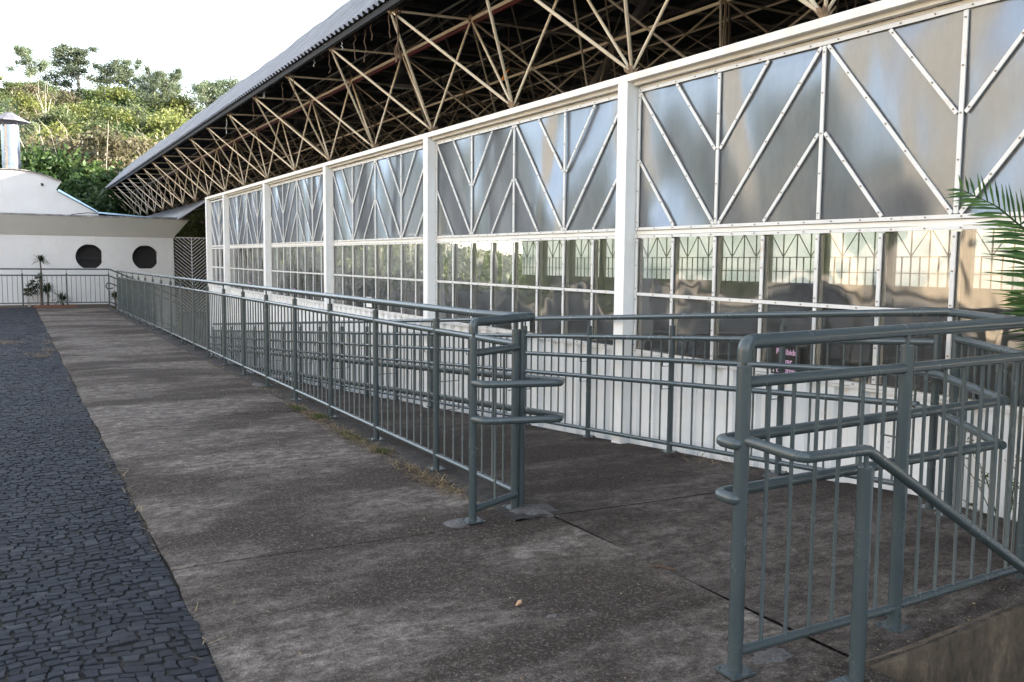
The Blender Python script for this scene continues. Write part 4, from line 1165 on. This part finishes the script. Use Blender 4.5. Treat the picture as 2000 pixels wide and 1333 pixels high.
# palm at the right edge
def palm():
    root = empty('palm_tree', (4.62, 2.16, .02), 'feathery green palm reaching in over the railing at the right edge of the glazed wall', 'palm')
    m = MB().tube([(4.62, 2.16, -.2), (4.63, 2.15, .35), (4.62, 2.17, .9)], [.07, .055, .04], 10); m.build('trunk', 'bark_brown', root, smooth=True)
    rs = np.random.RandomState(2)
    def frond(pts, ll, n, upv, sidev, seed):
        rs = np.random.RandomState(seed); P = fillet(pts, .3, 8); m = MB(); m.tube(P, [.010-.008*i/len(P) for i in range(len(P))], 6)
        fr = m.build('frond', 'leaf_palm', root, smooth=True)
        V = []; T_ = []
        cum = [0]
        for i in range(1, len(P)): cum.append(cum[-1]+(P[i]-P[i-1]).length)
        for k in range(n):
            t = .12+.88*k/(n-1); L = t*cum[-1]; i = max(j for j in range(len(P)) if cum[j] <= L+1e-9); i = min(i, len(P)-2)
            q = P[i].lerp(P[i+1], (L-cum[i])/max(1e-6, cum[i+1]-cum[i])); d = (P[i+1]-P[i]).normalized()
            for s, sv in ((0, upv), (1, sidev)):
                ln = ll*(math.sin(pi*(.15+.8*t))**.6)*rs.uniform(.85, 1.12)
                dr = (sv+d*.35+Vector(rs.normal(size=3)*.05)).normalized(); wv = dr.cross(Vector((.35, .9, .1))).normalized()*.0075
                dp = Vector((0, 0, -.03))*ln
                a_ = q; b_ = q+dr*ln*.5+dp; e_ = q+dr*ln+dp*4
                V.append([a_-wv*.5, a_+wv*.5, b_+wv, b_-wv]); V.append([b_-wv, b_+wv, e_+wv*.08, e_-wv*.08]); T_ += [rs.uniform(0, 1)]*2
        V = np.array([[tuple(x) for x in q] for q in V]); M = np.array(wmat(root).inverted()); V = V @ M[:3, :3].T+M[:3, 3]
        lf = quads_mesh('leaflets', V, 'leaf_palm', np.array(T_), fr)
    R_ = _r2; 
    def pp(px, py, dep):   # point at image-like bearing, used only to lay the frond out beside the wall
        d = _f*1694+_r2*(px-1000)-_u2*(py-666.5); return Vector((0, 0, 1.5))+d*(dep/1694)
    base = Vector((4.62, 2.17, .9))
    left = Vector((-.80, .58, .0)); up = Vector((0, 0, 1))
    frond([base, pp(2110, 600, 4.15), pp(2040, 480, 4.2), pp(1945, 402, 4.35), pp(1880, 372, 4.45)], .27, 34, up*1.0+left*-.05, left*1.0+up*-.05, 5)
    frond([base, pp(2100, 640, 4.2), pp(2060, 560, 4.25), pp(2035, 490, 4.3), pp(1990, 440, 4.4)], .34, 34, left*-1.0+up*.3, left*1.0+up*-.02, 6)
    frond([base, base+Vector((.1, .0, .7)), base+Vector((.35, -.2, 1.25)), base+Vector((.7, -.5, 1.4))], .4, 40, left*1, left*-1+up*.1, 7)
    frond([base, base+Vector((.0, -.2, .6)), base+Vector((-.1, -.7, 1.0)), base+Vector((-.2, -1.2, .9))], .4, 40, Vector((-1, 0, .1)), Vector((1, 0, .1)), 8)
    frond([pp(2110, 700, 4.1), pp(2070, 650, 4.2), pp(2030, 600, 4.3), pp(1995, 575, 4.35)], .22, 14, left*1.0+up*.1, left*1.0+up*-.3, 9)
palm()

# yucca and shrubs at the far fence
def spiky(rs, c, n, L, w, up=.35):
    V = []; T_ = []
    for k in range(n):
        a = rs.uniform(0, 2*pi); e = rs.uniform(up-.6, up+.9); d = np.array([cos(a)*cos(e), sin(a)*cos(e), sin(e)]); side = np.array([-sin(a), cos(a), 0])*w
        p0 = np.array(c); p1 = p0+d*L*.55; p2 = p0+d*L*rs.uniform(.85, 1.1)+np.array([0, 0, -.22*L])
        V += [[p0-side, p0+side, p1+side, p1-side], [p1-side, p1+side, p2+side*.1, p2-side*.1]]; T_ += [rs.uniform(0, 1)]*2
    return V, T_
def yucca(x, y, z, h, n, L, label, name='yucca'):
    rs = np.random.RandomState(int(abs(x)*100)+3); root = empty(name, (x, y, z), label, 'plant')
    MB().tube([(x, y, z-.05), (x+.02, y, z+h*.5), (x-.01, y, z+h)], [.035, .028, .022], 8).build('stem', 'bark_brown', root, smooth=True)
    V, T_ = spiky(rs, (x, y, z+h), n, L, .018); 
    V = np.array(V)-np.array([x, y, z]); quads_mesh('leaves', V, 'leaf_yucca', np.array(T_), root)
yucca(.83, 31.9, 0, 1.45, 46, .36, 'slim yucca with a bare stem and a tuft of leaves against the white wall')
yucca(.98, 31.75, 0, .45, 120, .46, 'low spiky dark plant at the foot of the slim yucca')
yucca(1.40, 31.7, 0, .18, 80, .42, 'low spiky plant spreading at the fence post right of the yucca')
yucca(2.98, 31.8, -.1, .35, 70, .34, 'spiky plant behind the fence end near the long railing')
yucca(.80, 31.8, 0, .95, 26, .22, 'small dry tuft halfway up beside the slim yucca')
def shrub(x, y, h, label):
    rs = np.random.RandomState(int(abs(x)*77)+1); root = empty('shrub', (x, y, 0), label, 'plant'); m = MB(); cen = []; rad = []
    for k in range(5):
        a = rs.uniform(-.16, .16); t = (x+a, y+rs.uniform(-.1, .1), h*rs.uniform(.6, 1)); m.tube([(x+a*.3, y, -.02), (x+a*.8, y, t[2]*.5), t], [.012, .009, .005], 5); cen.append(t); rad.append(.09); cen.append((t[0], t[1], t[2]*.75)); rad.append(.07)
    m.build('stem', 'bark_pale', root)
    V, T_ = leaf_cloud(rs, cen, rad, 420, .035, .9, .6); quads_mesh('leaves', V-np.array([x, y, 0]), 'leaf_yucca', T_, root)
shrub(.45, 31.9, .80, 'thin twiggy shrub with small round leaf tufts at the fence post left of the yucca')
shrub(.70, 31.85, .95, 'taller leafy shrub between the twiggy one and the yucca')
# dry grass and weeds along the kerb
rs = np.random.RandomState(12)
def blades(spots, dens, L, flat, mat, name, label):
    V = []; T_ = []
    for (x, y, rx, ry, n) in spots:
        for k in range(int(n*dens)):
            px = x+rs.normal()*rx*.5; py_ = y+rs.normal()*ry*.5; a = rs.uniform(0, 2*pi); e = abs(rs.normal()*flat); l = L*rs.uniform(.4, 1.2)
            d = np.array([cos(a)*cos(e), sin(a)*cos(e), sin(e)]); s = np.array([-sin(a), cos(a), 0])*.0024*(1 if l < .08 else 1.3); p0 = np.array([px, py_, .006+rs.uniform(0, .014)]); p1 = p0+d*l
            V.append([p0-s, p0+s, p1+s*.4, p1-s*.4]); T_.append(rs.uniform(0, 1))
    tag(quads_mesh(name, np.array(V), mat, np.array(T_)), label, 'grass', kind='stuff')
blades([(2.46, 5.25, .10, .45, 260), (2.47, 5.75, .08, .3, 90), (2.48, 6.4, .09, .3, 160), (2.47, 7.1, .09, .7, 330), (2.50, 8.1, .10, .5, 260), (2.5, 8.7, .09, .5, 140), (2.55, 9.9, .12, .5, 90), (2.5, 11, .1, .8, 60),
        (-.2, 17.9, .45, .5, 420), (.35, 15.2, .14, .25, 130), (.5, 16.3, .12, .5, 110), (.52, 17.6, .1, .8, 90), (.6, 12, .05, 3, 60), (.60, 6, .03, 3, 60), (4.6, 4.9, .15, .3, 60), (4.55, 3.6, .2, .3, 90), (.15, 15.6, .5, .3, 60), (2.47, 12.5, .08, 1, 60)], 1.35, .07, .25, 'straw', 'dry_grass', 'dry straw litter along the kerb and paving joints')
blades([(2.49, 6.35, .06, .10, 200), (2.47, 7.05, .06, .35, 260), (2.52, 8.05, .07, .12, 520), (2.47, 8.65, .06, .2, 220), (4.35, 2.75, .12, .35, 160)], 1.0, .035, .7, 'grass_green', 'weeds', 'small green weeds growing along the kerb')
# weed against the wall behind the corner railing
def weed():
    root = empty('wall_weed', (4.86, 2.78, .04), 'straggly green weed with thin stems against the corrugated wall', 'plant'); m = MB(); cen = []; rad = []
    for k in range(9):
        a = rs.uniform(-.3, .3); h = rs.uniform(.15, .5); t = (4.84+rs.uniform(-.1, .04), 2.78+a, h); m.tube([(4.86, 2.78+a*.2, .03), (4.86, 2.78+a*.7, h*.6), t], [.004, .003, .0015], 4); cen.append(t); rad.append(.07)
        cen.append((4.85, 2.78+a*.7, h*.6)); rad.append(.05)
    m.build('stem', 'grass_green', root)
    V, T_ = leaf_cloud(rs, cen, rad, 350, .014, .9, .3); quads_mesh('leaves', V-np.array([4.86, 2.78, .04]), 'grass_green', T_, root)
weed()
# small litter
m = MB().tube([(1.86, 3.17, .012), (1.885, 3.185, .016), (1.90, 3.20, .014)], [.004, .010, .006], 8)
tag(m.build('snail_shell', 'shell', smooth=True, loc=(1.88, 3.18, 0)), 'small pale orange-white shell lying on the bare slab', 'shell')
def leafbit(x, y, mat, label, s=.015, name='dry_leaf'):
    a = rng.uniform(0, 6); m = MB(); c, d = cos(a), sin(a)
    m.add([(x-c*s, y-d*s, .006), (x+d*s*.5, y-c*s*.5, .012), (x+c*s, y+d*s, .008), (x-d*s*.5, y+c*s*.5, .004)], [(0, 1, 2, 3)])
    tag(m.build(name, mat, loc=(x, y, .004)), label, 'litter', 'bits of litter on the slabs')
m = MB().tube([(2.70, 3.30, .008), (2.745, 3.24, .012), (2.775, 3.19, .01)], .0035, 5).tube([(2.73, 3.26, .012), (2.79, 3.29, .012)], .0025, 5)
tag(m.build('twig', 'cord_brown', loc=(2.74, 3.25, 0)), 'dark crossed twig lying on the slab joint', 'twig')
V = []; T_ = []
rs = np.random.RandomState(21)
for k in range(420):
    if k < 260: x, y = rs.uniform(.7, 2.7), rs.uniform(1.7, 9)
    elif k < 330: x, y = rs.uniform(2.8, 4.7), rs.uniform(2.1, 9)
    else: x, y = rs.uniform(2.5, 4.4), rs.uniform(2.06, 2.2)
    z = (ramp_z(x, y) if x > 2.76 else 0)+.006; s = rs.uniform(.002, .007)*(1.5 if rs.rand() < .06 else 1); a = rs.uniform(0, 6.3); c, d = cos(a)*s, sin(a)*s
    V.append([(x-c, y-d, z), (x+d*.6, y-c*.6, z+s*.5), (x+c, y+d, z+s*.3), (x-d*.6, y+c*.6, z)]); T_.append(rs.uniform(.3, 1))
tag(quads_mesh('litter_crumbs', np.array(V), 'straw', np.array(T_)), 'tiny dry crumbs and leaf bits strewn over the slabs', 'litter', kind='stuff')
